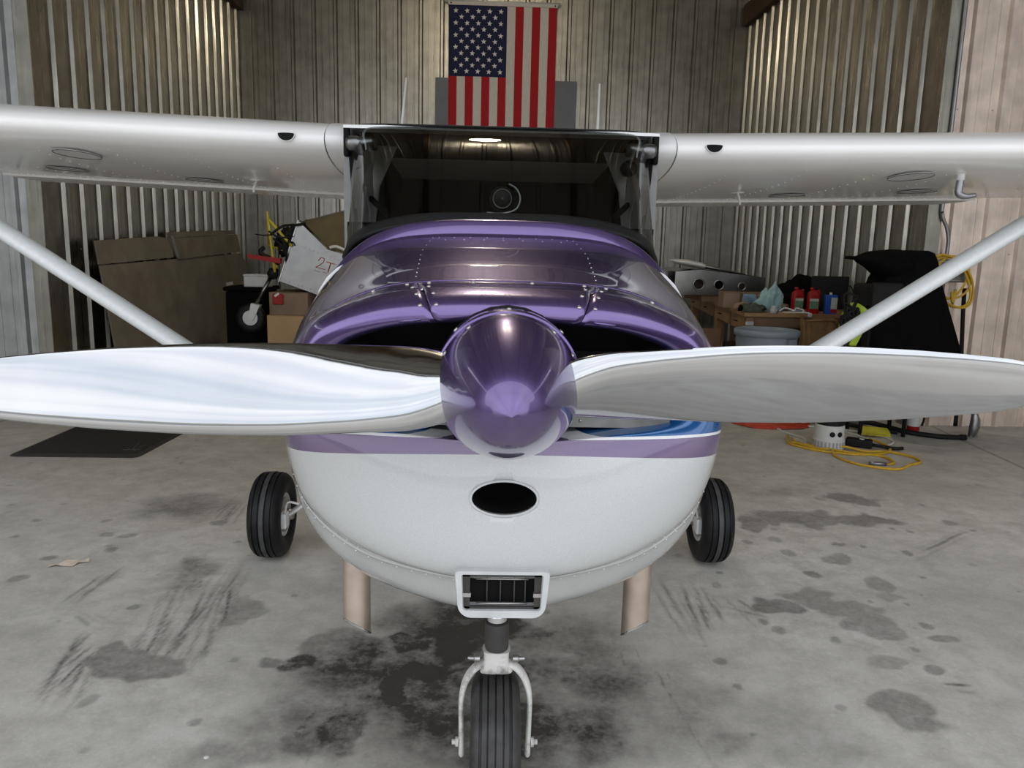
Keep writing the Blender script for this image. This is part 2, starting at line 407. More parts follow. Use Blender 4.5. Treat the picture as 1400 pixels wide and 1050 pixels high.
# ------------------------------------------------------------------ concrete floor with oil stains
STAINS = [('s', -1.76, 4.28, 0.35, 0.28, 0.55), ('s', -1.43, 3.46, 0.13, 0.21, 0.55), ('c', -1.27, 2.61, 0.16, 0.12, 0.55), ('c', -1.4, 2.7, 0.06, 0.05, 0.5), ('c', -1.05, 3.04, 0.1, 0.11, 0.4), ('c', -0.82, 2.61, 0.05, 0.04, 0.5), ('c', -1.35, 2.37, 0.03, 0.04, 0.35), ('s', -0.76, 2.13, 0.19, 0.09, 0.48), ('c', -0.7, 2.62, 0.08, 0.07, 0.75), ('c', -2.13, 3.32, 0.04, 0.04, 0.45), ('c', -2.13, 3.54, 0.03, 0.03, 0.5), ('c', -1.89, 3.66, 0.03, 0.04, 0.4), ('c', -1.99, 3.87, 0.04, 0.03, 0.4), ('c', -1.89, 3.84, 0.04, 0.03, 0.4), ('c', -2.1, 4.07, 0.03, 0.03, 0.4), ('c', -2.48, 4.05, 0.03, 0.02, 0.45), ('c', -2.45, 3.82, 0.02, 0.02, 0.4), ('c', -1.5, 3.04, 0.03, 0.03, 0.45), ('c', -0.95, 2.26, 0.02, 0.02, 0.4), ('c', -0.95, 2.63, 0.02, 0.02, 0.35), ('c', -1.14, 3.79, 0.05, 0.04, 0.35), ('c', -1.49, 4.05, 0.04, 0.04, 0.4), ('s', -0.29, 2.5, 0.539, 0.38, 0.95), ('s', 0.06, 2.21, 0.484, 0.25, 0.95), ('s', 0.33, 2.51, 0.319, 0.26, 0.76), ('s', -0.13, 2.94, 0.396, 0.23, 0.83), ('c', -0.13, 2.81, 0.13, 0.14, 0.9), ('c', -0.32, 2.77, 0.08, 0.07, 0.8), ('c', -0.34, 2.46, 0.05, 0.1, 0.8), ('c', -0.56, 2.7, 0.16, 0.15, 0.45), ('s', -0.57, 2.13, 0.143, 0.13, 0.68), ('c', -0.04, 3.04, 0.12, 0.09, 0.6), ('c', 1.77, 4.25, 0.26, 0.17, 0.5), ('c', 2.09, 4.19, 0.26, 0.1, 0.5), ('c', 2.29, 4.61, 0.16, 0.14, 0.5), ('c', 1.5, 4.14, 0.08, 0.11, 0.55), ('c', 1.61, 4.15, 0.04, 0.05, 0.5), ('c', 1.54, 3.9, 0.04, 0.04, 0.35), ('c', 1.85, 3.84, 0.05, 0.03, 0.45), ('c', 1.55, 3.72, 0.05, 0.03, 0.4), ('c', 1.98, 3.81, 0.02, 0.02, 0.4), ('c', 2.17, 3.72, 0.03, 0.03, 0.5), ('c', 2.66, 4.21, 0.05, 0.05, 0.4), ('c', 2.73, 4.08, 0.03, 0.02, 0.55), ('c', 1.54, 3.46, 0.05, 0.04, 0.5), ('c', 1.76, 3.63, 0.06, 0.06, 0.4), ('c', 1.41, 3.21, 0.12, 0.1, 0.42), ('c', 1.53, 3.1, 0.14, 0.12, 0.42), ('c', 1.59, 2.94, 0.13, 0.1, 0.42), ('c', 1.26, 3.09, 0.09, 0.07, 0.6), ('c', 1.79, 3.37, 0.07, 0.11, 0.4), ('c', 1.41, 2.33, 0.12, 0.11, 0.5), ('c', 1.81, 2.84, 0.06, 0.04, 0.45), ('c', 1.81, 2.94, 0.03, 0.03, 0.4), ('c', 1.46, 2.67, 0.08, 0.06, 0.35), ('c', 1.62, 2.6, 0.05, 0.04, 0.45), ('c', 1.37, 2.8, 0.02, 0.03, 0.45), ('c', 1.18, 2.9, 0.03, 0.03, 0.45), ('c', 0.86, 2.64, 0.03, 0.03, 0.45), ('s', 0.75, 2.16, 0.16, 0.1, 0.48), ('c', 1.36, 3.87, 0.03, 0.03, 0.4), ('s', 1.41, 4.93, 0.3, 0.19, 0.35), ('s', 1.86, 4.79, 0.4, 0.15, 0.25), ('c', 1.8, 3.22, 0.07, 0.04, 0.3), ('c', 1.04, 3.32, 0.03, 0.03, 0.35), ('s', -0.15, 2.45, 0.55, 0.5, 0.9), ('s', 0.25, 2.75, 0.4, 0.35, 0.6), ('s', -0.62, 2.35, 0.25, 0.3, 0.6), ('c', -0.05, 2.95, 0.2, 0.08, 0.7), ('c', -0.22, 2.62, 0.1, 0.06, 0.7), ('c', 0.12, 2.88, 0.09, 0.06, 0.55), ('c', -0.48, 2.2, 0.08, 0.12, 0.6), ('s', 0.55, 2.35, 0.3, 0.3, 0.42), ('s', 1.0, 2.2, 0.3, 0.25, 0.25)]
STREAKS = [(-1.36, 3.07, -1.45, 3.65, 0.009), (-1.31, 3.05, -1.4, 3.59, 0.009), (-1.26, 2.64, -1.33, 3.05, 0.009), (-1.18, 2.56, -1.21, 2.92, 0.009), (-1.04, 2.64, -1.17, 3.42, 0.009), (-1.52, 4.01, -1.55, 4.56, 0.009), (-1.46, 3.97, -1.5, 4.52, 0.009), (-1.72, 2.99, -1.57, 2.86, 0.009), (-1.5, 2.28, -1.57, 2.85, 0.009), (-1.42, 2.26, -1.51, 2.81, 0.009), (-1.82, 3.04, -1.77, 3.47, 0.009), (-1.76, 3.04, -1.74, 3.45, 0.009), (-0.28, 2.33, -0.07, 2.05, 0.009), (-0.24, 2.33, -0.05, 2.07, 0.009), (-0.3, 2.27, -0.16, 2.05, 0.009), (-0.59, 2.43, -0.62, 2.1, 0.009), (-0.53, 2.24, -0.55, 2.05, 0.009), (0.78, 3.39, 0.82, 2.77, 0.009), (0.87, 3.39, 0.85, 2.78, 0.009), (0.9, 3.31, 0.9, 2.67, 0.009), (0.95, 3.31, 0.95, 2.96, 0.009), (1.06, 3.32, 1.14, 2.9, 0.009), (0.48, 2.77, 0.51, 2.38, 0.009), (0.58, 2.72, 0.68, 2.01, 0.009), (0.15, 2.51, 0.19, 2.07, 0.009), (1.01, 3.09, 1.18, 2.96, 0.009), (2.05, 3.6, 2.81, 4.14, 0.009), (0.47, 2.83, 0.5, 2.46, 0.009), (-1.05, 2.43, -1.1, 2.92, 0.009), (1.61, 2.5, 1.73, 2.47, 0.009), (-0.42, 2.65, -0.38, 2.17, 0.009), (-1.36, 3.05, -1.43, 3.38, 0.008), (-1.29, 3.06, -1.39, 3.48, 0.008), (-1.26, 2.53, -1.33, 2.91, 0.008), (-1.25, 2.57, -1.27, 2.87, 0.008), (-1.18, 2.53, -1.2, 2.73, 0.008), (-1.18, 2.57, -1.27, 3.29, 0.008), (-1.16, 2.69, -1.19, 3.42, 0.008), (-1.13, 2.78, -1.19, 3.48, 0.008), (-1.22, 2.73, -1.2, 3.18, 0.008), (-1.55, 2.59, -1.57, 2.86, 0.008), (-1.53, 2.44, -1.51, 2.79, 0.008), (-1.5, 2.29, -1.58, 2.79, 0.008), (-1.49, 2.42, -1.47, 2.67, 0.008), (-1.55, 4.01, -1.56, 4.56, 0.008), (-1.46, 3.97, -1.51, 4.5, 0.008), (-1.54, 4.06, -1.56, 4.45, 0.008), (-1.28, 2.69, -1.4, 3.26, 0.008), (-0.57, 2.41, -0.62, 2.1, 0.028), (-0.27, 2.33, -0.1, 2.06, 0.028), (-0.56, 2.24, -0.56, 2.1, 0.028), (-0.11, 2.33, -0.21, 2.1, 0.028), (-0.24, 2.37, -0.06, 2.08, 0.028)]
def smooth01(x): x = np.clip(x, 0, 1); return x*x*(3-2*x)
def build_floor():
    xs = np.concatenate([np.linspace(-XO, -4.2, 8)[:-1], np.linspace(-4.2, -2.6, 90)[:-1], np.linspace(-2.6, 2.8, 520)[:-1], np.linspace(2.8, 4.2, 80)[:-1], np.linspace(4.2, XO, 8)])
    ys = np.concatenate([np.linspace(.4, 1.6, 8)[:-1], np.linspace(1.6, 3.2, 190)[:-1], np.linspace(3.2, 5.2, 130)[:-1], np.linspace(5.2, 7.2, 60)[:-1], np.linspace(7.2, YB, 12)])
    X, Y = np.meshgrid(xs, ys); nx, ny = len(xs), len(ys)
    rng = np.random.RandomState(3)
    # small value-noise warp so that stains are not plain ellipses
    def vnoise(fr, seed):
        r = np.random.RandomState(seed); G = r.rand(160, 160)
        u = (X+8)*fr % 158; v = (Y+1)*fr % 158; i = u.astype(int); j = v.astype(int); fu = smooth01(u-i); fv = smooth01(v-j)
        return (G[j, i]*(1-fu)+G[j, i+1]*fu)*(1-fv)+(G[j+1, i]*(1-fu)+G[j+1, i+1]*fu)*fv-.5
    wx = vnoise(5, 1)*.13+vnoise(13, 2)*.08+vnoise(31, 7)*.035; wy = vnoise(5, 4)*.13+vnoise(13, 5)*.08+vnoise(31, 8)*.035
    crisp = np.zeros_like(X); soft = np.zeros_like(X); rim = np.zeros_like(X)
    for k, cx, cy, a, b, d in STAINS:
        s = min(1.0, a/.12)
        dx = (X+wx*s-cx)/a; dy = (Y+wy*s-cy)/b; q = np.sqrt(dx*dx+dy*dy)
        if k == 's': soft = np.maximum(soft, d*smooth01(1.25-q))
        else: crisp = np.maximum(crisp, d*smooth01((1.12-q)*3.2))
    for k in range(260):   # small scattered drips
        cx, cy = rng.uniform(-3.5, 3.5), rng.uniform(1.8, 6.5); a = rng.uniform(.006, .024)
        q = np.sqrt(((X+wx*.12-cx)/a)**2+((Y+wy*.12-cy)/(a*rng.uniform(.7, 1.4)))**2)
        crisp = np.maximum(crisp, rng.uniform(.15, .5)*smooth01((1.1-q)*2.5))
    streak = np.zeros_like(X)
    for x0, y0, x1, y1, w0 in STREAKS:
        dx, dy = x1-x0, y1-y0; L = math.hypot(dx, dy)
        for o_, w_, d_ in [(0, w0, rng.uniform(.5, .85))]+[(rng.uniform(-.07, .07), rng.uniform(.005, .010), rng.uniform(.15, .5)) for _ in range(rng.randint(1, 5))]:
            ta, tb = rng.uniform(-.1, .3), rng.uniform(.7, 1.15)
            t = (((X-x0)*dx+(Y-y0)*dy)/L/L-ta)/(tb-ta); n_ = ((X-x0)*dy-(Y-y0)*dx)/L+o_+wx*.12+rng.uniform(-.02, .02)*t
            m = np.exp(-(n_/w_)**2)*smooth01(t*3)*smooth01((1-t)*3)
            streak = np.maximum(streak, d_*m)
    for x0, y0, x1, y1 in ((4.06, 6.8, 3.92, 5.0), (-4.1, 6.8, -4.1, 5.0)):
        dx, dy = x1-x0, y1-y0; L = math.hypot(dx, dy); n_ = ((X-x0)*dy-(Y-y0)*dx)/L; t = ((X-x0)*dx+(Y-y0)*dy)/L/L
        streak = np.maximum(streak, .8*np.exp(-(n_/.012)**2)*((t > -.2) & (t < 3)))
    V = np.stack([X.ravel(), Y.ravel(), np.zeros(X.size)], 1)
    idx = np.arange(nx*ny).reshape(ny, nx)
    Fq = np.stack([idx[:-1, :-1].ravel(), idx[:-1, 1:].ravel(), idx[1:, 1:].ravel(), idx[1:, :-1].ravel()], 1)
    me = bpy.data.meshes.new('floor')
    me.vertices.add(len(V)); me.vertices.foreach_set('co', V.ravel().astype(np.float32))
    me.loops.add(Fq.size); me.loops.foreach_set('vertex_index', Fq.ravel().astype(np.int32))
    me.polygons.add(len(Fq)); me.polygons.foreach_set('loop_start', (np.arange(len(Fq))*4).astype(np.int32)); me.polygons.foreach_set('loop_total', np.full(len(Fq), 4, np.int32))
    me.update(calc_edges=True); me.validate()
    for nm, arr in (('crisp', crisp), ('soft', soft), ('streak', streak)):
        at = me.attributes.new(nm, 'FLOAT', 'POINT'); at.data.foreach_set('value', arr.ravel().astype(np.float32))
    return me
def floor_mat():
    m = bpy.data.materials.new('stained_concrete'); m.use_nodes = True
    n = m.node_tree.nodes; l = m.node_tree.links; b = n['Principled BSDF']
    t = n.new('ShaderNodeTexCoord')
    def noise(sc, det=6, ro=.6):
        z = n.new('ShaderNodeTexNoise'); z.inputs['Scale'].default_value = sc; z.inputs['Detail'].default_value = det; z.inputs['Roughness'].default_value = ro
        l.new(t.outputs['Object'], z.inputs['Vector']); return z.outputs['Fac']
    def rng(inp, a, b_, c, d):
        r = n.new('ShaderNodeMapRange'); r.inputs[1].default_value = a; r.inputs[2].default_value = b_; r.inputs[3].default_value = c; r.inputs[4].default_value = d; l.new(inp, r.inputs[0]); return r.outputs[0]
    def mth(op, a, b_):
        q = n.new('ShaderNodeMath'); q.operation = op
        for i, v in enumerate((a, b_)):
            if isinstance(v, (int, float)): q.inputs[i].default_value = v
            else: l.new(v, q.inputs[i])
        return q.outputs[0]
    def attr(nm):
        a = n.new('ShaderNodeAttribute'); a.attribute_name = nm; return a.outputs['Fac']
    def mix(f, a, b_):
        x = n.new('ShaderNodeMixRGB')
        for i, v in ((0, f), (1, a), (2, b_)):
            if isinstance(v, tuple): x.inputs[i].default_value = v+(1,)
            elif isinstance(v, (int, float)): x.inputs[i].default_value = v
            else: l.new(v, x.inputs[i])
        return x.outputs[0]
    base = mix(rng(noise(1.1), .35, .65, 0, 1), (.50, .48, .435), (.63, .61, .565))
    base = mix(mth('MULTIPLY', rng(noise(7, 8, .72), .42, .66, 0, 1), .65), base, (.36, .345, .305))
    base = mix(mth('MULTIPLY', rng(noise(70, 4), .5, .75, 0, 1), .35), base, (.74, .72, .68))
    base = mix(mth('MULTIPLY', rng(noise(2.3, 9, .75), .50, .68, 0, 1), .45), base, (.33, .315, .275))
    base = mix(mth('MULTIPLY', rng(noise(160, 3), .58, .72, 0, 1), .35), base, (.30, .285, .26))
    n2 = noise(34, 5, .7); n3 = noise(6, 6, .65)
    cr_ = attr('crisp'); so = attr('soft'); st = attr('streak')
    sf = mth('MULTIPLY', so, rng(n3, .32, .62, .62, 1.2))
    sf = mth('MULTIPLY', sf, rng(n2, .3, .7, .75, 1.15))
    cf = mth('MULTIPLY', cr_, rng(n2, .3, .7, .7, 1.2)); cf = mth('MULTIPLY', cf, rng(n3, .3, .6, .75, 1.1))
    stf = mth('MULTIPLY', st, rng(n2, .3, .6, .45, 1.1))
    tot = mth('MAXIMUM', mth('MAXIMUM', sf, cf), stf)
    tot = mth('MINIMUM', mth('ADD', tot, mth('MULTIPLY', mth('MINIMUM', sf, cf), .5)), .96)
    colr = mix(tot, base, (.035, .031, .026))
    l.new(colr, b.inputs['Base Color'])
    rr = mth('SUBTRACT', rng(noise(4), .3, .7, .55, .72), mth('MULTIPLY', tot, .18)); l.new(rr, b.inputs['Roughness'])
    bp = n.new('ShaderNodeBump'); bp.inputs['Strength'].default_value = .15; bp.inputs['Distance'].default_value = .006; l.new(n2, bp.inputs['Height']); l.new(bp.outputs[0], b.inputs['Normal'])
    return m
fl = struct('floor', build_floor(), floor_mat(), 'grey concrete floor with dark oil stains and tire marks')
M_APRON = mat('apron_concrete', (.66, .62, .56), .8, 0, .2, .6, .1)
ap = struct('floor_apron', M(box(-60, 60, -9, .4, -.1, 0), 'apron', False), M_APRON, 'pale paved apron outside the hangar')
struct('floor_reflected_taxiway', M(box(-60, 60, -20, -9, -.1, -.002), 'taxi', False), mat('taxiway_asphalt', (.26, .275, .29), .85, 0, .2, .8, .1), 'unseen grey asphalt taxiway added outside the hangar for reflections')  # unseen ground added for banded reflections in the propeller blades
struct('floor_reflected_field', M(box(-60, 60, -90, -20, -.1, -.004), 'field', False), mat('dry_grass', (.33, .29, .19), .9, 0, .25, .5), 'unseen dry grass field added beyond the taxiway for reflections')  # also unseen, added as a further band to be reflected

# ------------------------------------------------------------------ ceiling lamp (seen only as reflections)
LAMP = (-.15, 7.4, 5.85)
lamp = thing('ceiling_lamp', 'round warm ceiling lamp hanging from the hangar roof ridge', 'lamp', LAMP)
obj('lamp_shade', M(revolve([(.03, .18), (.06, .175), (.085, .13), (.085, .07), (.075, .07), (.05, .15)], 28, 'z', cap=False), 'shade'), M_STEEL, lamp)
obj('bulb', M(revolve([(.001, -.06), (.05, -.045), (.075, 0), (.05, .06), (.02, .1)], 20, 'z'), 'bulb'), emit('lamp_glow', (1, .84, .6), 90), lamp)
obj('hanger', M(tube([(0, 0, .17), (0, 0, RZ-LAMP[2]-.1)], .012), 'hanger'), M_BLACK, lamp)
ld = bpy.data.lights.new('lamp_light', 'POINT'); ld.energy = 52; ld.color = (1, .89, .71); ld.shadow_soft_size = .2
lo = bpy.data.objects.new('lamp_light', ld); COL.objects.link(lo); lo.parent = lamp; lo.location = (0, 0, -.16)
# ================================================================== the airplane
plane = thing('airplane', 'white and purple high-wing propeller airplane parked nose out in the hangar', 'airplane', (0, 1.9, 0))
def P(name, vf, material, parent=None, smooth=True, ang=None, label=None, fix=True):
    me = vf if isinstance(vf, bpy.types.Mesh) else M(vf, name, smooth, fix)
    o = part(name, me, material, parent or plane)
    if ang: auto_smooth(o, ang)
    if label: o['label'] = label
    return o
# ---- cowling control net: rings from the inlet lip back to the firewall, half outline from top to bottom
NET = [
 [(0,1.62,1.366),(.12,1.62,1.361),(.22,1.62,1.348),(.31,1.62,1.316),(.36,1.62,1.27),(.375,1.62,1.225),(.36,1.62,1.187),(.30,1.62,1.166),(.20,1.62,1.155),(.10,1.62,1.146),(0,1.62,1.142)],
 [(0,1.475,1.366),(.12,1.475,1.361),(.22,1.48,1.350),(.31,1.49,1.320),(.36,1.505,1.27),(.375,1.515,1.225),(.36,1.51,1.185),(.30,1.49,1.163),(.20,1.47,1.152),(.10,1.46,1.142),(0,1.46,1.137)],
 [(0,1.452,1.385),(.13,1.452,1.381),(.24,1.458,1.369),(.34,1.472,1.337),(.395,1.492,1.28),(.412,1.502,1.225),(.395,1.492,1.172),(.325,1.466,1.146),(.215,1.446,1.133),(.105,1.436,1.125),(0,1.434,1.121)],
 [(0,1.475,1.412),(.14,1.475,1.408),(.26,1.482,1.393),(.37,1.50,1.352),(.425,1.525,1.285),(.442,1.535,1.215),(.432,1.512,1.13),(.36,1.475,1.065),(.24,1.44,1.025),(.12,1.422,.995),(0,1.42,.985)],
 [(0,1.53,1.428),(.15,1.53,1.424),(.275,1.54,1.406),(.388,1.56,1.360),(.446,1.58,1.285),(.461,1.585,1.20),(.450,1.565,1.08),(.388,1.53,.975),(.265,1.485,.905),(.13,1.457,.868),(0,1.45,.858)],
 [(0,1.62,1.438),(.17,1.62,1.434),(.285,1.625,1.412),(.40,1.64,1.352),(.462,1.65,1.272),(.477,1.65,1.18),(.470,1.64,1.06),(.422,1.62,.938),(.31,1.60,.850),(.15,1.58,.808),(0,1.57,.796)],
 [(0,1.85,1.482),(.18,1.85,1.477),(.31,1.85,1.455),(.425,1.85,1.395),(.497,1.85,1.295),(.512,1.85,1.15),(.506,1.83,.99),(.450,1.80,.83),(.325,1.78,.722),(.16,1.76,.665),(0,1.74,.648)],
 [(0,2.24,1.540),(.20,2.24,1.536),(.34,2.24,1.515),(.45,2.24,1.458),(.535,2.24,1.35),(.555,2.24,1.15),(.545,2.24,.95),(.48,2.22,.80),(.34,2.2,.725),(.17,2.2,.70),(0,2.2,.69)],
]
LOOPS = []
for r in NET:
    a = [np.array(p, float) for p in r]
    LOOPS.append(a+[p*np.array([-1, 1, 1]) for p in a[-2:0:-1]])
def S(u, v):
    """v in [0,20): 0 top centre, 5 right side, 10 bottom centre, 15 left side"""
    def loop(L, v):
        i = int(math.floor(v)) % 20; f = v-math.floor(v)
        p0, p1, p2, p3 = L[(i-1) % 20], L[i], L[(i+1) % 20], L[(i+2) % 20]
        return .5*((2*p1)+(-p0+p2)*f+(2*p0-5*p1+4*p2-p3)*f*f+(-p0+3*p1-3*p2+p3)*f**3)
    return catmull([loop(L, v) for L in LOOPS], u)
def patch(u0, u1, v0, v1, nu, nv, closed=False, thick=.004):
    V = []; Fc = []
    for j in range(nu+1):
        for i in range(nv+(0 if closed else 1)):
            V.append(tuple(S(u0+(u1-u0)*j/nu, v0+(v1-v0)*i/nv)))
    n = nv if closed else nv+1
    for j in range(nu):
        for i in range(nv):
            k = (i+1) % n; Fc.append((j*n+i, j*n+k, (j+1)*n+k, (j+1)*n+i))
    me = mesh('skin', V, Fc, True); fix_open(me); return me
def fix_open(me):
    """normals away from the engine centre line"""
    bm = bmesh.new(); bm.from_mesh(me); bmesh.ops.recalc_face_normals(bm, faces=bm.faces)
    s = 0
    for f in bm.faces:
        c = f.calc_center_median(); s += f.normal.dot(c-Vector((0, 2.0 if c.y > 1.5 else 1.9, 1.1)))*f.calc_area()
    if s < 0: bmesh.ops.reverse_faces(bm, faces=bm.faces)
    bm.to_mesh(me); bm.free()
def snormal(u, v):
    e = .01; a = S(min(u+e, 7), v)-S(u-e, v); b = S(u, v+e)-S(u, v-e); n = np.cross(a, b); n /= np.linalg.norm(n)
    c = S(u, v)-np.array([0, 1.9, 1.1])
    return n if n @ c > 0 else -n
def solid(o, t=.004):
    m = o.modifiers.new('thickness', 'SOLIDIFY'); m.thickness = t; m.offset = -1; return o
g = .006
VT = 1.12       # half width of the separate top panel of the nose bowl
top = solid(P('nose_bowl_top_panel', patch(1.0, 5-g*2, -VT+g, VT-g, 28, 22), M_COWL))
bowl_me = patch(0, 5-g*2, VT+g, 20-VT-g, 36, 150)
bowl = solid(P('nose_bowl', bowl_me, M_COWL))
# oval intake cut through the nose bowl
cut = obj('cutter', M(xform(revolve([(.064, -.2), (.064, .1)], 48, 'y'), Matrix.Translation((0, 1.43, 1.030)) @ Matrix.Diagonal((1, 1, .53, 1))), 'cut'), None)
bo = bowl.modifiers.new('cut', 'BOOLEAN'); bo.operation = 'DIFFERENCE'; bo.object = cut; bo.solver = 'EXACT'
dg = bpy.context.evaluated_depsgraph_get()
nm = bpy.data.meshes.new_from_object(bowl.evaluated_get(dg))
bowl.modifiers.clear(); bowl.data = nm; bpy.data.objects.remove(cut)
_sp = np.array([S(u, v) for u in np.linspace(2.0, 4.2, 90) for v in np.linspace(9.2, 10.8, 60)])
def front_y(x, z): return float(_sp[np.argmin((_sp[:, 0]-x)**2+(_sp[:, 2]-z)**2)][1])
rim = [(.065*math.cos(a), front_y(.065*math.cos(a), 1.030+.0345*math.sin(a))-.0005, 1.030+.0345*math.sin(a)) for a in np.linspace(0, 2*math.pi, 49)[:-1]]
P('intake_rim', tube(rim, .0028, 6, True), mat('bowl_white', WHITE, .3), bowl)
P('intake_duct', loft([[(.063*k*math.cos(a), y, 1.03+.033*k*math.sin(a)) for a in np.linspace(0, 2*math.pi, 33)[:-1]] for y, k in ((1.428, 1.0), (1.50, 1.0), (1.58, .9))], True, False, True), M_DARKIN, bowl)
ucowl = solid(P('upper_cowling', patch(5+g, 7-g, -5+g, 5-g, 28, 90), M_COWL))
lcowl = solid(P('lower_cowling', patch(5+g, 7-g, 5+g, 15-g, 28, 90), M_COWL))
# inlet interior: engine baffles and dark cavity
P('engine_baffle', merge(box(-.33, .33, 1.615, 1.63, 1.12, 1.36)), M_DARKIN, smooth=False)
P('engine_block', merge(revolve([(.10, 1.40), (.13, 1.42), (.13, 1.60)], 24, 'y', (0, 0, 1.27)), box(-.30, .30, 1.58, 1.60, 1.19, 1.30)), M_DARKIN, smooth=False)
for s in (-1, 1):
    b_ = P('baffle_plate', xform(box(.10, .33, -.003, .003, -.022, .03), Matrix.Translation((0, 1.50, 1.178)) @ Matrix.Diagonal((s, 1, 1, 1)) @ Matrix.Rotation(R(-12), 4, 'X')), M_BAFFLE, smooth=False)
    for x, z in ((.15, 1.185), (.15, 1.17), (.19, 1.192), (.23, 1.195)): P('screw', revolve([(.0035, 0), (.0025, -.002)], 8, 'y', (s*x, 1.494, z)), M_STEEL, b_)
# boot cowl between firewall and windshield
def boot(k):
    L = LOOPS[7]; out = []
    for v in np.linspace(-5, 5, 61):
        p = S(7, v+20 if v < 0 else v) if False else S(6.999, v)
        out.append(p)
    return out
b0 = boot(0)
def lift(p, dy, dz, kx):
    w = max(0, 1-(abs(p[0])/.56)**3)
    return (p[0]*kx, p[1]+dy, p[2]+dz*w)
rings = [[tuple(p+np.array([0, .004, 0])) for p in b0], [lift(p, .024, .003, 1.0) for p in b0], [lift(p, .029, .010, 1.0) for p in b0], [lift(p, .037, .043, 1.0) for p in b0], [lift(p, .046, .049, 1.0) for p in b0], [lift(p, .085, .046, 1.0) for p in b0]]
me = mesh('boot', *loft(rings, False), True); fix_open(me)
solid(P('boot_cowl', me, M_PURPLE))
# fuselage under the windows and tail cone
FUS = [  # y, half width, top z, bottom z
 (2.24, .555, 1.50, .69), (2.6, .565, 1.50, .66), (3.0, .565, 1.44, .65), (4.3, .55, 1.44, .66), (4.9, .47, 1.50, .72), (6.2, .30, 1.42, .88), (7.8, .16, 1.32, 1.02), (9.0, .07, 1.26, 1.10)]
rings = []
for y, w, zt, zb in FUS:
    c = (zt+zb)/2; h = (zt-zb)/2; rg = []
    for a in np.linspace(0, 2*math.pi, 41)[:-1]:
        ca, sa = math.cos(a), math.sin(a); e = .45
        rg.append((w*math.copysign(abs(ca)**e, ca), y, c+h*math.copysign(abs(sa)**e, sa)))
    rings.append(rg)
fv = loft(rings, True, True, True)
# open the cabin: drop top faces between y 2.24 and 4.3
V_, F_ = fv
F_ = [f for f in F_ if not (len(f) == 4 and min(V_[i][2] for i in f) > 1.40 and max(V_[i][1] for i in f) < 4.35)]
P('fuselage', (V_, F_), M_WHITE, ang=50)
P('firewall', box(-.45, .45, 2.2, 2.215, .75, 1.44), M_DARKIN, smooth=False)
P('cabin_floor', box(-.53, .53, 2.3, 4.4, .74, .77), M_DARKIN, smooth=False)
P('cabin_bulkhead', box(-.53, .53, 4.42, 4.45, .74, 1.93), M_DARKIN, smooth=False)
# roof between the wings
rr = []
for y, z, t in ((2.905, 1.936, .010), (2.94, 1.940, .015), (3.2, 1.958, .03), (3.8, 1.965, .04), (4.5, 1.93, .05), (4.9, 1.80, .05)):
    n_ = 16; rg = [(x, y, z+.006*(1-(x/.575)**2)) for x in np.linspace(-.575, .575, n_)]+[(x, y, z-t) for x in np.linspace(.575, -.575, n_)]
    rr.append(rg)
P('cabin_roof', loft(rr), M_WHITE, ang=50)
P('headliner', box(-.54, .54, 3.0, 4.45, 1.925, 1.932), M_DARKIN, smooth=False)
P('aft_deck', loft([[(-.53, 4.46, 1.42), (.53, 4.46, 1.42), (.54, 4.46, 1.90), (-.54, 4.46, 1.90)], [(-.33, 6.2, 1.30), (.33, 6.2, 1.30), (.2, 6.2, 1.47), (-.2, 6.2, 1.47)]]), M_WHITE, ang=40)
# windshield
def ws_pt(s, t):
    """s in [-1,1] across, t in [0,1] bottom to top"""
    a = abs(s)
    bot = [np.array(q) for q in ((0, 2.325, 1.580), (.20, 2.327, 1.577), (.345, 2.335, 1.556), (.44, 2.38, 1.520), (.51, 2.56, 1.47), (.555, 2.93, 1.42))]
    topc = [np.array(q) for q in ((0, 2.905, 1.938), (.15, 2.906, 1.938), (.29, 2.908, 1.938), (.42, 2.912, 1.938), (.50, 2.92, 1.936), (.560, 2.95, 1.93))]
    b = catmull(bot, a*5); c = catmull(topc, a*5)
    p = b+(c-b)*t; bul = math.sin(math.pi*t)
    p[2] += .055*bul*(1-a*a*.6); p[1] -= .025*bul*(1-a**4)
    if s < 0: p[0] = -p[0]
    return p
NS, NT = 60, 24
V_ = [tuple(ws_pt(-1+2*i/NS, j/NT)) for j in range(NT+1) for i in range(NS+1)]
F_ = [(j*(NS+1)+i, j*(NS+1)+i+1, (j+1)*(NS+1)+i+1, (j+1)*(NS+1)+i) for j in range(NT) for i in range(NS)]
me = mesh('ws', V_, F_, True); fix_open(me)
P('windshield', me, M_GLASS)
sr = [[tuple(ws_pt(s, t)+np.array([0, -.004, .003])) for s in np.linspace(-1, 1, 61)] for t in (0, .02, .04, .055)]
bs = mesh('strip', *loft(sr, False), True); fix_open(bs)
solid(P('windshield_base_strip', bs, M_BLACK), .003)
P('windshield_seal', tube([ws_pt(s, 0)+np.array([0, -.004, .001]) for s in np.linspace(-1, 1, 61)], .009, 8), M_BLACK)
P('windshield_top_strip', tube([ws_pt(s, 1)+np.array([0, -.004, .003]) for s in np.linspace(-.97, .97, 41)], .004, 8), M_BLACK)
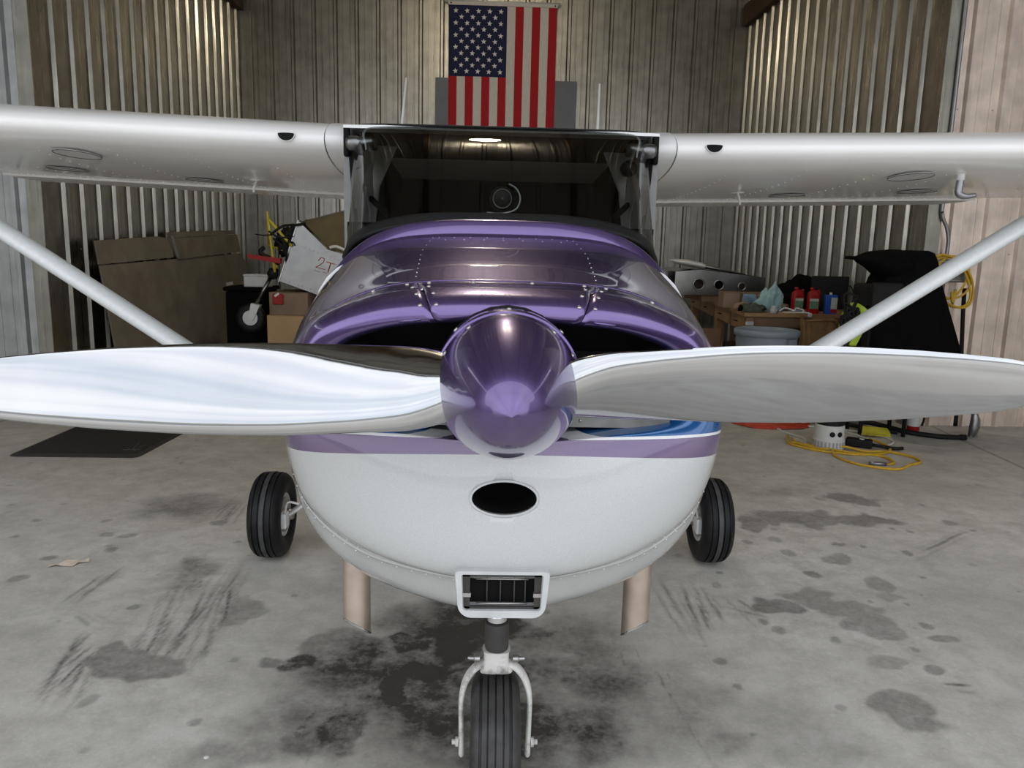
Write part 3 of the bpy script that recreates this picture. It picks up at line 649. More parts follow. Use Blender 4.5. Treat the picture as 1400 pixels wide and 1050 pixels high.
# glareshield and panel
gr = []
for y, dz in ((2.36, -.012), (2.42, .014), (2.52, .022), (2.62, .016), (2.66, -.01)):
    gr.append([(x, y+.10*(x/.5)**2*(1 if y < 2.5 else .3), 1.592+dz-.05*(abs(x)/.5)**2.2) for x in np.linspace(-.46, .46, 25)])
P('glareshield', loft(gr, False), M_BLACK)
P('instrument_panel', box(-.52, .52, 2.66, 2.70, 1.12, 1.585), M_DARKIN, smooth=False)
cp = P('compass', xform(revolve([(.001, -.035), (.025, -.033), (.038, -.02), (.042, 0), (.036, .03), (.001, .035)], 28, 'y'), Matrix.Translation((.0, 2.60, 1.668))), M_BLACK)
P('compass_ring', merge(tube([(.0+.03*math.cos(a), 2.568, 1.668+.03*math.sin(a)) for a in np.linspace(0, 2*math.pi, 25)[:-1]], .002, 5, True), revolve([(.004, 2.562), (.003, 2.559)], 10, 'y', (0, 0, 1.668))), M_BAFFLE, cp)
P('compass_wire', tube([(.02, 2.565, 1.715), (.045, 2.565, 1.70), (.058, 2.56, 1.67), (.045, 2.555, 1.635), (.0, 2.55, 1.62), (-.05, 2.55, 1.622)], .0035, 6, smooth=6), M_GREYM, cp)
for s in (-1, 1):
    # door posts, window sills, gussets
    P('door_post', bbox('post', min(s*.545, s*.572), max(s*.545, s*.572), 2.945, 3.02, 1.38, 1.935, .006), M_TRIM if False else M_GREYIN)
    P('windshield_post', M(loft([[(s*(.562-w), 2.92, z0), (s*.580, 2.93, z0), (s*.580, 3.0, z0), (s*(.562-w), 3.0, z0)] for z0, w in ((1.36, .05), (1.5, .03), (1.70, .012), (1.84, .002), (1.90, -.008))]), 'wpost', False), mat('post_grey', (.20, .20, .197), .5))
    P('side_panel', prism([(3.02, 1.40), (3.40, 1.40), (3.38, 1.70), (3.32, 1.80), (3.45, 1.93), (3.02, 1.93)], min(s*.535, s*.56), max(s*.535, s*.56), 'x'), M_GREYIN, smooth=False)
    P('root_gap_shade', bbox('gap', min(s*.556, s*.5765), max(s*.556, s*.5765), 2.905, 3.0, 1.825, 1.936, .012, 3), M_DARKIN)  # black block added for the shade in the wing root gap
    P('corner_gusset', prism([(s*.535, 1.60), (s*.545, 1.93), (s*.44, 1.93), (s*.515, 1.76)], 3.38, 3.41, 'y'), M_GREYIN, smooth=False)
    P('door_window', M(loft([[(s*.556, y, 1.45), (s*.558, y, 1.92)] for y in (3.42, 3.9, 4.4)], False), 'dw'), M_GLASS)
    P('cabin_air_vent', xform(revolve([(.001, -.05), (.022, -.048), (.026, -.03), (.026, 0), (.020, .01), (.026, .02), (.026, .05), (.018, .06)], 24, 'x'), Matrix.Translation((s*.500, 2.885, 1.870)) @ Matrix.Diagonal((s, 1, 1, 1))), mat('vent_metal', (.22, .22, .22), .3, 1))
    P('door_brace', tube([(s*.53, 3.25, 1.70), (s*.40, 3.0, 1.60)], .012), M_BLACK)
    P('door_cable', tube([(s*.525, 3.10, 1.735), (s*.522, 3.08, 1.70), (s*.50, 3.02, 1.64), (s*.50, 3.0, 1.585)], .004, 6, smooth=5), M_WPLAST)
    P('rear_window_blocker', prism([(3.86, 1.40), (4.44, 1.40), (4.44, 1.93), (3.80, 1.93)], min(s*.53, s*.556), max(s*.53, s*.556), 'x'), M_DARKIN, smooth=False)  # dark panel added over the rear window to keep the cabin dark
    # seats
    st = P('seat', bbox('seat', s*.27-.20, s*.27+.20, 3.25, 3.70, 1.0, 1.12, .03, 3), M_DARKIN)
    P('backrest', bbox('back', s*.27-.20, s*.27+.20, 3.66, 3.78, 1.1, 1.66, .04, 3), M_DARKIN, st)
    P('seat_base', box(s*.27-.17, s*.27+.17, 3.3, 3.6, .77, 1.0), M_DARKIN, st, smooth=False)
P('dome_camera', xform(revolve([(.001, -.03), (.018, -.028), (.03, -.01), (.03, .02), (.02, .03)], 20, 'y'), Matrix.Translation((.472, 2.93, 1.812))), M_BLACK)
# ---- wings
def airfoil(n=22):
    up, lo = [], []
    for k in range(n+1):
        x = .5*(1-math.cos(math.pi*k/n)); t = .6*(.2969*math.sqrt(x)-.1260*x-.3516*x*x+.2843*x**3-.1015*x**4)
        c = .02/.16*(.8*x-x*x) if x < .4 else .02/.36*(.2+.8*x-x*x)
        up.append((x, c+t)); lo.append((x, c-t))
    return up[::-1]+lo[1:-1]
AF = airfoil()
DIH = .030
def wing_ring(s, x, af=AF):
    x = abs(x); c = 1.63; y0 = 2.95
    if x > 2.6: f = (x-2.6)/2.9; c = 1.63-.5*f; y0 = 2.95+.18*f
    tip = 1.0
    zl = 1.887+DIH*(x-.575); zt = 1.776+(DIH+.004)*(x-.575)+(.02 if x > 2.62 else 0)
    out = []
    for u, w in af:
        out.append((s*x, y0+u*c, zl+(zt-zl)*u+w*c*tip))
    return out
for s in (-1, 1):
    wg = P('wing', loft([wing_ring(s, x) for x in (.655, 1.2, 1.9, 2.55, 2.65, 3.6, 4.6, 5.4)]), M_WING, ang=60)
    P('wing_root_fairing', loft([[(p[0], p[1]-.004, p[2]+.003) for p in wing_ring(s, x)] for x in (.577, .60, .65)]), M_WHITE, wg, ang=60)
    P('wing_tip', loft([[(p[0], p[1]+q, (p[2]-wing_ring(s, 5.4)[len(AF)//2][2])*k+wing_ring(s, 5.4)[len(AF)//2][2]) for p in wing_ring(s, x)] for x, q, k in ((5.4, 0, 1), (5.5, .01, .75), (5.56, .02, .25))]), M_WHITE, wg, ang=60)
    # flap with beaded skin below the trailing edge
    fr = []
    nx = 120
    for i in range(nx+1):
        x = .70+(2.58-.70)*i/nx; b = .0035*(1 if (i % 4) in (1, 2) else -1)
        base = lambda u: (s*x, 2.95+u*1.63, 1.887+DIH*(x-.575)+(1.776+(DIH+.004)*(x-.575)-1.887-DIH*(x-.575))*u)
        def under(u, d):
            q = base(u); t = .6*(.2969*math.sqrt(u)-.1260*u-.3516*u*u+.2843*u**3-.1015*u**4); c = .02/.36*(.2+.8*u-u*u)
            return (q[0], q[1], q[2]+(c-t)*1.63-d)
        fr.append([under(.76, -.008), under(.765, .010), under(.80, .012+b), under(.97, .012+b), under(1.0, .010), under(1.0, -.004)])
    P('flap', loft(fr), M_WING, wg, ang=30)
    # air scoop hole in the leading edge
    zc = 1.893+.000
    poly = [(s*.79+.030*math.cos(a), zc+.012+(.025*math.sin(a) if math.sin(a) < 0 else .003*math.sin(a))) for a in np.linspace(0, 2*math.pi, 29)[:-1]]
    P('air_scoop_hole', prism(poly, 2.9405, 2.99, 'y'), M_DARKIN, wg, smooth=False)
    P('air_scoop_rim', tube([(px_, 2.943, pz_) for px_, pz_ in poly], .0025, 6, True), M_WHITE, wg)
    # inspection covers, tie-down ring
    def under_pt(x, u, d=.002):
        t = .6*(.2969*math.sqrt(u)-.1260*u-.3516*u*u+.2843*u**3-.1015*u**4); c = .02/.16*(.8*u-u*u) if u < .4 else .02/.36*(.2+.8*u-u*u)
        zl = 1.887+DIH*(x-.575); zt = 1.776+(DIH+.004)*(x-.575)
        return np.array((s*x, 2.95+u*1.63, zl+(zt-zl)*u+(c-t)*1.63-d))
    for x, u in ((1.66, .13), (1.95, .42), (1.40, .52)):
        c0 = under_pt(x, u, .003)
        e1 = (under_pt(x+.05, u)-c0); e1 /= np.linalg.norm(e1); e2 = under_pt(x, u+.03)-c0; e2 /= np.linalg.norm(e2)
        circ = [c0+.085*(e1*math.cos(a)+e2*math.sin(a)) for a in np.linspace(0, 2*math.pi, 37)[:-1]]
        ic = P('inspection_cover', loft([[tuple(c0+(q-c0)*k-np.array((0, 0, h))) for q in circ] for k, h in ((1.0, 0), (.985, .0015))], True, False, True), M_WING, wg, ang=20)
        P('cover_gap', tube([tuple(q-np.array((0, 0, .004))) for q in circ], .0015, 5, True), mat('gap_dark', (.10, .10, .095), .7), ic)
    q = under_pt(1.12, .45, 0)
    P('drain_probe', merge(tube([tuple(q), tuple(q+np.array((.012*s, 0, -.03))), tuple(q+np.array((.016*s, 0, -.055)))], .006, 8), revolve([(.03, -.002), (.03, .002)], 16, 'z', tuple(q))), M_WHITE, wg)
    if s > 0:
        q = under_pt(1.86, .125, 0)
        vt = P('fuel_vent_tube', tube([tuple(q+np.array(d)) for d in ((0, 0, .02), (0, 0, -.03), (-.003, -.002, -.068), (.008, -.008, -.082), (.03, -.010, -.085), (.062, -.012, -.080))], .013, 12, smooth=5, radii=[.0145, .0145, .0145, .014, .011, .009]), M_GREYM, wg)
        P('vent_collar', tube([tuple(q+np.array((0, 0, .02))), tuple(q+np.array((0, 0, -.022)))], .016, 14), M_WHITE, vt)
    # rivet rows under the wing, one joined part
    rv = []
    for x in np.arange(.9, 2.7, .30):
        for u in np.arange(.08, .72, .045): rv.append(revolve([(.004, 0), (.003, -.002), (.0005, -.0025)], 6, 'z', tuple(under_pt(x, u, 0)), False))
    for x in np.arange(.72, 2.6, .06): rv.append(revolve([(.0055, 0), (.004, -.003), (.0005, -.0035)], 6, 'z', tuple(under_pt(x, .74, 0)), False))
    ro = P('rivet_rows', merge(*rv), M_WING, wg, fix=False); ro['kind'] = 'stuff'
    # strut
    A = Vector((s*.55, 3.28, .545)); B = Vector((s*2.60, 3.36, 1.868)); ax = (B-A).normalized(); sd = Vector((0, 1, 0)); nn = ax.cross(sd).normalized(); sd = nn.cross(ax)
    rg = []
    for t in (0, .03, .97, 1):
        k = .8 if t in (0, 1) else 1
        rg.append([tuple(A+(B-A)*t+sd*(.075*k*math.cos(a)*(1 if math.cos(a) > 0 else .7))+nn*(.034*k*math.sin(a))) for a in np.linspace(0, 2*math.pi, 29)[:-1]])
    P('wing_strut', loft(rg), M_STRUT, ang=60)
    # antenna whip on the roof
    P('antenna', tube([(s*.51, 4.2, 1.93), (s*.515, 4.2, 2.10), (s*(.49 if s < 0 else .52), 4.22, 2.375)], .007, 8, radii=[.011, .008, .0055]), M_WPLAST)
    # main gear
    leg = P('gear_leg', loft([[tuple(Vector(c)+Vector((0, w*math.cos(a), t*math.sin(a)))) for a in np.linspace(0, 2*math.pi, 17)[:-1]] for c, w, t in (((s*.38, 3.45, .64), .06, .02), ((s*.60, 3.5, .52), .055, .018), ((s*.93, 3.60, .26), .045, .016), ((s*.99, 3.61, .215), .04, .016))]), M_WHITE)
    wx, wy, wz, tr, tw = s*1.075, 3.62, .208, .208, .078
    prof = []
    # tread with grooves, profile (radius, across)
    sidew = [(.105, -.06), (.13, -.073), (.16, -.078), (.185, -.071), (.198, -.058)]
    tread = [(.203, -.050), (.204, -.046), (.198, -.045), (.198, -.039), (.205, -.038), (.2065, -.019), (.200, -.018), (.200, -.012), (.2075, -.011)]
    half = sidew+tread
    prof = half+[(r_, -h_) for r_, h_ in half[::-1]]
    whl = P('main_wheel', M(revolve([(.10, -.052), (.108, -.06), (.108, -.045), (.06, -.03), (.06, .03), (.108, .045), (.108, .06), (.10, .052)], 40, 'x', (wx, wy, wz)), 'rim'), M_WHITE, ang=30)
    whl.data.materials.clear(); whl.data.materials.append(M_WHITE)
    P('tire', M(revolve(prof, 64, 'x', (wx, wy, wz), False), 'tire'), M_RUBBER, whl, ang=35)
    ix = wx-s*.06
    P('tread_band', M(revolve([(.2080, -.010), (.2082, .010)], 64, 'x', (wx-s*.0, wy, wz), False), 'band'), M_RUBWORN, whl)
    P('brake_disc', M(revolve([(.03, 0), (.085, 0), (.085, .008), (.03, .008)], 32, 'x', (ix-.004, wy, wz)), 'disc'), M_STEEL, whl, ang=30)
    P('brake_caliper', bbox('cal', ix-.03 if s > 0 else ix-.012, ix+.012 if s > 0 else ix+.03, wy-.105, wy-.04, wz-.04, wz+.035, .006), M_WHITE, whl)
    P('hub_cap', M(revolve([(.001, -s*.03), (.022, -s*.028), (.028, -s*.01), (.03, 0)], 20, 'x', (ix-s*.012, wy, wz)), 'hub'), M_STEEL, whl)
    P('brake_line', tube([(ix-s*.02, wy-.08, wz+.03), (ix-s*.03, wy-.06, wz+.08), (s*.93, 3.56, .28)], .006, 6, smooth=4), M_WPLAST, whl)
    # exhaust stack, slash cut at the end
    px, py = s*.378, 1.95; rr_ = .0365
    ring = lambda z, slash, r_=rr_: [(px+r_*math.cos(a), py+r_*math.sin(a), z+(slash*math.cos(a)*s-.55*r_*math.sin(a) if slash else 0)) for a in np.linspace(0, 2*math.pi, 33)[:-1]]
    ep = P('exhaust_pipe', loft([ring(.80, 0), ring(.62, 0), ring(.492, .020)], True, True, False), M_PIPE, ang=50)
    P('pipe_lip', loft([ring(.493, .020, rr_+.0012), ring(.488, .020, rr_+.0012), ring(.488, .020, rr_-.004), ring(.52, .02, rr_-.004)], True, False, False), M_CHROME, ep)
    # tail surfaces
    P('stabilizer', prism([(s*.08, 8.3), (s*1.7, 8.45), (s*1.7, 9.0), (s*.08, 9.15)], 1.20, 1.26, 'z'), M_WHITE, smooth=False)
P('tail_fin', prism([(7.6, 1.32), (8.6, 2.35), (9.15, 2.35), (9.1, 1.2)], -.04, .04, 'x'), M_WHITE, smooth=False)
# ---- propeller and spinner
HUB = np.array((0, 1.325, 1.266))
ST = [(.06, .10, 52, .075, .0), (.11, .145, 42, .060, .0), (.17, .164, 37, .046, .002), (.26, .166, 33, .034, .003), (.40, .168, 27, .025, .004), (.55, .160, 22.5, .019, .004), (.70, .142, 19.5, .015, .004), (.80, .124, 18, .012, .004), (.88, .106, 17, .010, .004), (.93, .086, 16.5, .008, .004), (.96, .062, 16, .006, .004), (.975, .036, 16, .004, .004), (.981, .008, 16, .002, .004)]
def stat(r):
    A_ = [np.array(q, float) for q in ST]
    for i in range(len(A_)-1):
        if r <= A_[i+1][0]:
            return catmull(A_, i+(r-A_[i][0])/(A_[i+1][0]-A_[i][0]))
    return A_[-1]
def blade_mesh(sgn):
    rings = []
    rs = list(np.linspace(.06, .9, 64))+[.91, .92, .93, .94, .95, .96, .968, .975, .979, .981]
    for r in rs:
        _, c, th, t, off = stat(r); th = R(th); rg = []
        ch = np.array((math.cos(th), -math.sin(th)))     # (z, y) towards the leading edge
        nf = np.array((-math.sin(th), -math.cos(th)))    # (z, y) cambered face
        for k in range(40):
            a = 2*math.pi*k/40; ca, sa = math.cos(a), math.sin(a)
            u = .5*c*math.copysign(abs(ca)**.92, ca)
            if sa >= 0: w = t*.78*abs(sa)**1.25*(1+.22*ca)
            else: w = -t*.22*abs(sa)
            le = .0
            q = ch*(u+off)+nf*w
            rg.append((r, q[1], q[0]))
        rings.append(rg)
    vf = loft(rings)
    tl = R(-.9)
    Mx = Matrix.Translation(HUB) @ Matrix.Rotation(tl, 4, 'Y') @ (Matrix.Identity(4) if sgn > 0 else Matrix.Rotation(math.pi, 4, 'Y'))
    return M(xform(vf, Mx), 'blade')
for s in (1, -1): P('propeller_blade', blade_mesh(s), M_PROP, ang=60)
sp_prof = smooth_path([(.0004, 1.081), (.012, 1.0925), (.032, 1.1110), (.060, 1.1420), (.087, 1.193), (.109, 1.25), (.123, 1.30), (.1295, 1.345)], 6)
spn = P('spinner', M(revolve([(p[0], p[1]) for p in sp_prof]+[(.1285, 1.347), (.1275, 1.3475)], 96, 'y', (0, 0, 1.264), False), 'spinner'), M_PURPLE, ang=40)
P('spinner_backplate', M(revolve([(.1265, 1.347), (.132, 1.349), (.134, 1.358), (.1345, 1.392), (.131, 1.400), (.03, 1.401)], 96, 'y', (0, 0, 1.264), False), 'back'), M_PURPLE, spn, ang=40)
def spr(y):
    for i in range(len(sp_prof)-1):
        if sp_prof[i][1] <= y <= sp_prof[i+1][1]:
            f = (y-sp_prof[i][1])/(sp_prof[i+1][1]-sp_prof[i][1]); return sp_prof[i][0]+f*(sp_prof[i+1][0]-sp_prof[i][0])
    return .13
screw_v, screw_f = revolve([(.0001, .0032), (.004, .003), (.0062, .0012), (.0065, -.001)], 14, 'z', (0, 0, 0), False)
screw_me = M((screw_v, screw_f), 'screw'); screw_me.materials.append(M_STEEL)
def screw(pos, nrm, parent, k=1.0):
    o = obj('screw', screw_me, None, parent)
    z = Vector(nrm).normalized(); x = z.orthogonal().normalized(); y = z.cross(x)
    mm = Matrix((x*k, y*k, z*k)).transposed().to_4x4(); mm.translation = Vector(pos); o.matrix_local = mm
    return o
for a in (28, 90-38, 90+34, 152, 208, 332, 235, 305):
    for y in (1.322,):
        r_ = spr(y); ca, sa = math.cos(R(a)), math.sin(R(a)); screw((r_*ca, y, 1.264+r_*sa), (ca, -.22, sa), spn, .8)
for a in (45, 90, 135, 225, 315, 5, 175):
    ca, sa = math.cos(R(a)), math.sin(R(a)); screw((.1345*ca, 1.375, 1.264+.1345*sa), (ca, 0, sa), spn, .8)
# cowl screws
for v in (-3.9, -2.85, -1.95, -1.3, -.95, -.4, .3, .95, 1.3, 2.2, 2.95, 3.9):
    for u in (4.9,): screw(S(u, v), snormal(u, v), top if abs(v) < VT else bowl, .75)
for v in (-1.25, -1.0, 1.0, 1.25):
    for u in (2.6, 3.5, 4.4): screw(S(u, v), snormal(u, v), bowl if abs(v) > VT else top, .7)
for v in (-4.2, -3.2, 3.2, 4.2): screw(S(5.2, v), snormal(5.2, v), ucowl, .8)
# small rivets on the upper cowling and the lower seam, joined
rv = []
def rivet(u, v, k=1.0):
    p = S(u, v); n_ = Vector(snormal(u, v)); x = n_.orthogonal().normalized(); y = n_.cross(x)
    mm = Matrix((x, y, n_)).transposed().to_4x4(); mm.translation = Vector(p)
    return xform(revolve([(.0018*k, 0), (.0013*k, .0011*k), (.0003, .0014*k)], 6, 'z', (0, 0, 0), False), mm)
for s in (-1, 1):
    for u in np.linspace(5.3, 6.9, 10): rv.append(rivet(u, s*(1.15-.25*max(0, u-6.3))))
for v in np.linspace(-.9, .9, 9): rv.append(rivet(6.9, v)); 
for v in np.linspace(-.8, .8, 7): rv.append(rivet(6.75, v))
o = P('rivet_rows', merge(*rv), M_CHROME, ucowl, fix=False); o['kind'] = 'stuff'
rv = []
for v in np.linspace(5.6, 14.4, 46): rv.append(rivet(5.12, v)); 
for v in np.linspace(8.6, 11.4, 8): rv.append(rivet(4.7, v))
o = P('rivet_rows', merge(*rv), M_WHITE, lcowl, fix=False); o['kind'] = 'stuff'
for s in (-1, 1):
    P('cowl_latch', xform(bbox('latch', -.018, .018, -.003, .003, -.004, .004, .002), Matrix.Identity(4)) if False else tube([S(1.6, s*1.35), S(1.6, s*1.75)], .003, 6), M_PURPLE, bowl)
# chin air filter
def rrect(hw, zt, zb, rad_t, rad_b, n=6):
    pts = []
    for cx, cz, r_, a0 in ((hw-rad_t, zt-rad_t, rad_t, 0), (-hw+rad_t, zt-rad_t, rad_t, 90), (-hw+rad_b, zb+rad_b, rad_b, 180), (hw-rad_b, zb+rad_b, rad_b, 270)):
        for k in range(n+1): a = R(a0+90*k/n); pts.append((cx+r_*math.cos(a), cz+r_*math.sin(a)))
    return pts
def taper(pts, k): return [(x*(1+k*(z-.82)), z) for x, z in pts]
outer = taper(rrect(.090, .882, .780, .010, .026), .9); inner = taper(rrect(.077, .875, .796, .005, .006), .5)
fh = [[(x, y+(.865-z)*.10, z) for x, z in pl] for pl, y in ((outer, 1.60), (outer, 1.427), ([(x*.985, z*1.0) for x, z in outer], 1.419), ([(x*1.02, z) for x, z in inner], 1.419), (inner, 1.424), (inner, 1.464))]
af = P('air_filter_housing', loft(fh, True, True, False), MATS['bowl_white'], ang=35)
P('filter_back', box(-.082, .082, 1.465, 1.469, .778, .880), M_DARKIN, af, smooth=False)
def bar(x0, x1, z0, z1, y=1.442, d=.006): return box(x0, x1, y, y+d, z0, z1)
P('filter_frame', merge(bar(-.080, -.064, .786, .876, 1.434), bar(.064, .080, .786, .876, 1.434), bar(-.080, .080, .864, .876, 1.434), bar(-.076, .076, .794, .801, 1.434)), mat('filter_frame', (.05, .047, .044), .5, .3, .2, 30), af, smooth=False)
for z in (.858, .806): P('filter_rod', tube([(-.052, 1.438, z), (.052, 1.438, z)], .0022, 6), M_STEEL, af)
for x in (-.03, -.003, .025, .047): P('filter_slat', bar(x-.0012, x+.0012, .795, .860, 1.454, .010), mat('slat_dark', (.04, .038, .036), .5), af, smooth=False)
for x in (-.07, .07): P('filter_clip', box(x-.008, x+.008, 1.427, 1.434, .824, .832), M_STEEL, af, smooth=False)
# ---- nose gear
ny = 1.9
P('nose_strut', merge(revolve([(.020, .50), (.020, .80)], 24, 'z', (0, ny, 0)), revolve([(.026, .538), (.026, .552)], 24, 'z', (0, ny, 0))), M_CHROME, ang=40)
P('strut_collar', revolve([(.026, .535), (.031, .532), (.032, .52), (.032, .465), (.028, .452)], 28, 'z', (0, ny, 0)), mat('collar_black', (.05, .047, .045), .5, .2, .2, 20), ang=40)
def fork_path(s):
    return [(s*.02, ny, .418), (s*.055, ny-.003, .402), (s*.080, ny-.006, .366), (s*.091, ny-.008, .315), (s*.091, ny-.01, .24), (s*.090, ny-.01, .175), (s*.090, ny-.01, .150)]
fk = P('nose_fork', M(merge(loft([[(k*x, ny+.9*k2*y_, z) for x, y_ in [(.037*math.copysign(abs(math.cos(a))**.6, math.cos(a)), .035*math.copysign(abs(math.sin(a))**.6, math.sin(a))) for a in np.linspace(0, 2*math.pi, 29)[:-1]]] for z, k, k2 in ((.456, 1.0, 1.0), (.450, .92, .95), (.43, .90, .95), (.415, 1.0, .95), (.398, 1.22, .85), (.390, 1.15, .6))])), 'crown'), M_FORK, ang=50)
for s in (-1, 1):
    P('fork_arm', M(tube(fork_path(s), .011, 12, smooth=6, radii=[.018, .018, .017, .015, .014, .015, .015], flat=.52), 'arm'), M_FORK, fk)
    bt = P('fork_bolt', M(merge(revolve([(.010, s*.044), (.010, s*.058), (.006, s*.060), (.006, s*.072), (.003, s*.076)], 12, 'x', (0, ny-.01, .432))), 'bolt'), M_STEEL, fk, ang=40)
    P('axle_nut', M(merge(revolve([(.013, s*.098), (.013, s*.106), (.007, s*.107), (.007, s*.116)], 12, 'x', (0, ny-.008, .185))), 'nut'), M_FORK, fk, ang=40)
nh = P('nose_wheel', M(revolve([(.03, -.06), (.078, -.052), (.078, .052), (.03, .06)], 36, 'x', (0, ny, .184)), 'rim'), M_STEEL, ang=30)
nhalf = [(.078, -.048), (.105, -.060), (.135, -.066), (.158, -.062), (.171, -.054), (.1755, -.047), (.1765, -.043), (.170, -.042), (.170, -.036), (.178, -.035), (.180, -.024), (.180, -.0225), (.173, -.022), (.173, -.0185), (.181, -.018), (.183, -.003), (.183, -.0022), (.175, -.002)]
P('nose_tire', M(revolve(nhalf+[(r_, -h_) for r_, h_ in nhalf[::-1]], 72, 'x', (0, ny, .184), False), 'ntire'), mat('nose_tire_rubber', (.034, .033, .032), .6, 0, .45, 22, .2, bscale=60), nh, ang=35)
# ================================================================== the flag
FX0, FX1, FZ1, FZ0, FY = -.735, .915, 5.185, 2.56, 12.535
flag = thing('flag', 'american flag hung vertically on the back metal wall', 'flag', ((FX0+FX1)/2, FY, FZ0))
def wav(x, z):
    k = (FZ1-z)/(FZ1-FZ0)
    return FY+.010*k*math.sin(9*x+1.2)+.006*math.sin(3.1*z+5*x)*k+.003*math.sin(23*z+11*x)
def cloth(x0, x1, z0, z1, dy=0.0):
    nx = max(2, int((x1-x0)/.04)); nz = max(4, int((z1-z0)/.06)); V = []; Fc = []
    for j in range(nz+1):
        for i in range(nx+1):
            x = x0+(x1-x0)*i/nx; z = z0+(z1-z0)*j/nz; V.append((x, wav(x, z)+dy, z))
    for j in range(nz):
        for i in range(nx): Fc.append((j*(nx+1)+i, j*(nx+1)+i+1, (j+1)*(nx+1)+i+1, (j+1)*(nx+1)+i))
    return mesh('cloth', V, Fc, True)
sw = (FX1-FX0)/13; cx1 = FX0+7*sw; cz0 = 4.15
for i in range(13):
    x0 = FX0+i*sw; red = i % 2 == 0
    part('stripe', cloth(x0, x0+sw, FZ0, cz0 if i < 7 else FZ1), M_FLAGR if red else M_FLAGW, flag)
part('canton', cloth(FX0, cx1, cz0, FZ1), M_FLAGB, flag)
sp = []
for k in range(10):
    r_ = .042 if k % 2 == 0 else .0175; a = math.pi/2+math.pi*k/5; sp.append((r_*math.cos(a), r_*math.sin(a)))
star_me = M(prism(sp, -.0015, .0015, 'y'), 'star', False); star_me.materials.append(M_STAR)
for row in range(11):
    n = 5 if row % 2 == 0 else 4; z = FZ1-.085-(FZ1-cz0-.16)*row/10
    for k in range(n):
        x = FX0+.105+(cx1-FX0-.20)*((k+.5*(row % 2))/4)
        o = obj('star', star_me, None, flag); o.matrix_parent_inverse = Matrix.Translation(flag.location).inverted(); o.location = (x, wav(x, z)-.004, z)
        o.rotation_euler.y = .12*math.sin(row*3+k*5)
part('heading', bbox('heading', FX0-.01, FX1+.01, FY-.012, FY+.008, FZ1-.005, FZ1+.05, .003, 1), M_FLAGW, flag)
part('flag_rod', M(tube([(FX0-.07, FY, FZ1+.052), (FX1+.06, FY, FZ1+.052)], .016, 10), 'rod'), M_WPLAST, flag)
for x in (FX0+.03, FX1-.03): part('grommet', M(revolve([(.012, FY-.016), (.004, FY-.017)], 12, 'y', (x, 0, FZ1+.02)), 'grommet'), M_BLACK, flag)
tag(part_o := obj('wall_shade_patch', bbox('patch', -.94, 1.26, 12.565, 12.580, 3.0, 4.13, .003, 1), M_WALLSHADE), 'blue-grey shade painted as a thin panel on the back wall behind the flag', 'wall shade')  # bluish shade on the metal wall, painted as a thin panel

# ================================================================== left side
# black rubber mat on the floor
mt = thing('floor_mat', 'black rubber floor mat lying left of the airplane', 'mat', (-2.95, 5.9, 0))
def rpoly(pts, r_, n=5):
    out = []
    m = len(pts)
    for i in range(m):
        p0, p1, p2 = Vector(pts[i-1]), Vector(pts[i]), Vector(pts[(i+1) % m]); a = (p0-p1).normalized(); b = (p2-p1).normalized()
        for k in range(n+1):
            t = k/n; q = (p1+a*r_)*(1-t)**2+2*p1*t*(1-t)+(p1+b*r_)*t*t; out.append((q.x, q.y))
    return out
mp_ = rpoly([(-3.40, 5.31), (-2.50, 5.32), (-2.44, 6.72), (-3.40, 6.72)], .06)
cxm, cym = -2.94, 6.0
sc_ = lambda k: [((x-cxm)*k+cxm, (y-cym)*k+cym) for x, y in mp_]
part('mat_border', M(loft([[(x, y, z) for x, y in sc_(k)] for k, z in ((1.0, .001), (.99, .006), (.92, .012))]), 'border', False), M_MATE, mt)
part('mat_field', M(loft([[(x, y, z) for x, y in sc_(k)] for k, z in ((.92, .0095), (.915, .0135))]), 'field', False), M_MAT, mt)
part('scuff_mark', M(merge(*[xform(box(.0, L, -.002, .002, 0, .0006), Matrix.Translation((-2.62, 5.50, .0136)) @ Matrix.Rotation(R(a), 4, 'Z')) for a, L in ((0, .06), (35, .07), (75, .16), (100, .20), (140, .08), (180, .07), (200, .05), (330, .05))]), 'scuff', False), M_GREYM, mt)
# big flattened cardboard box leaning on the left wall
cb = thing('flattened_cardboard_box', 'large flattened brown cardboard box leaning on the left ribbed wall', 'cardboard', (-3.7, 9.8, 0))
def lean(y, h, o=0.0): return (-3.70-.09*h/1.65+o, y, h*.995)
def lpanel(pts, o, t=.018):
    a = [lean(y, h, o) for y, h in pts]; b = [lean(y, h, o-t) for y, h in pts]; n = len(pts)
    return a+b, [tuple(range(n)), tuple(range(n, 2*n))[::-1]]+[(i, i+n, (i+1) % n+n, (i+1) % n) for i in range(n)]
part('panel', M(lpanel([(7.72, .03), (12.1, .02), (12.05, 1.2), (11.75, 1.38), (7.55, 1.28)], 0), 'main', False), M_CARDG, cb)
part('flap', M(lpanel([(7.53, 1.29), (9.30, 1.345), (9.22, 1.56), (8.9, 1.58), (7.50, 1.515)], .005), 'flap', False), M_CARDG, cb)
part('flap', M(lpanel([(9.38, 1.32), (11.72, 1.41), (11.62, 1.66), (9.16, 1.56)], .02), 'flap', False), M_CARDG, cb)
part('fold_strip', M(lpanel([(9.16, 1.565), (11.62, 1.665), (11.6, 1.72), (9.2, 1.635)], .0), 'fold', False), M_CARDG, cb)
part('paper_label', M(lpanel([(11.02, .93), (11.30, .94), (11.28, .985), (11.0, .975)], .006, .004), 'sticker', False), M_WPLAST, cb)
part('tape', M(lpanel([(9.20, 1.60), (9.29, 1.59), (9.40, 1.36), (9.33, 1.34)], .026, .004), 'tape', False), M_GREYM, cb)
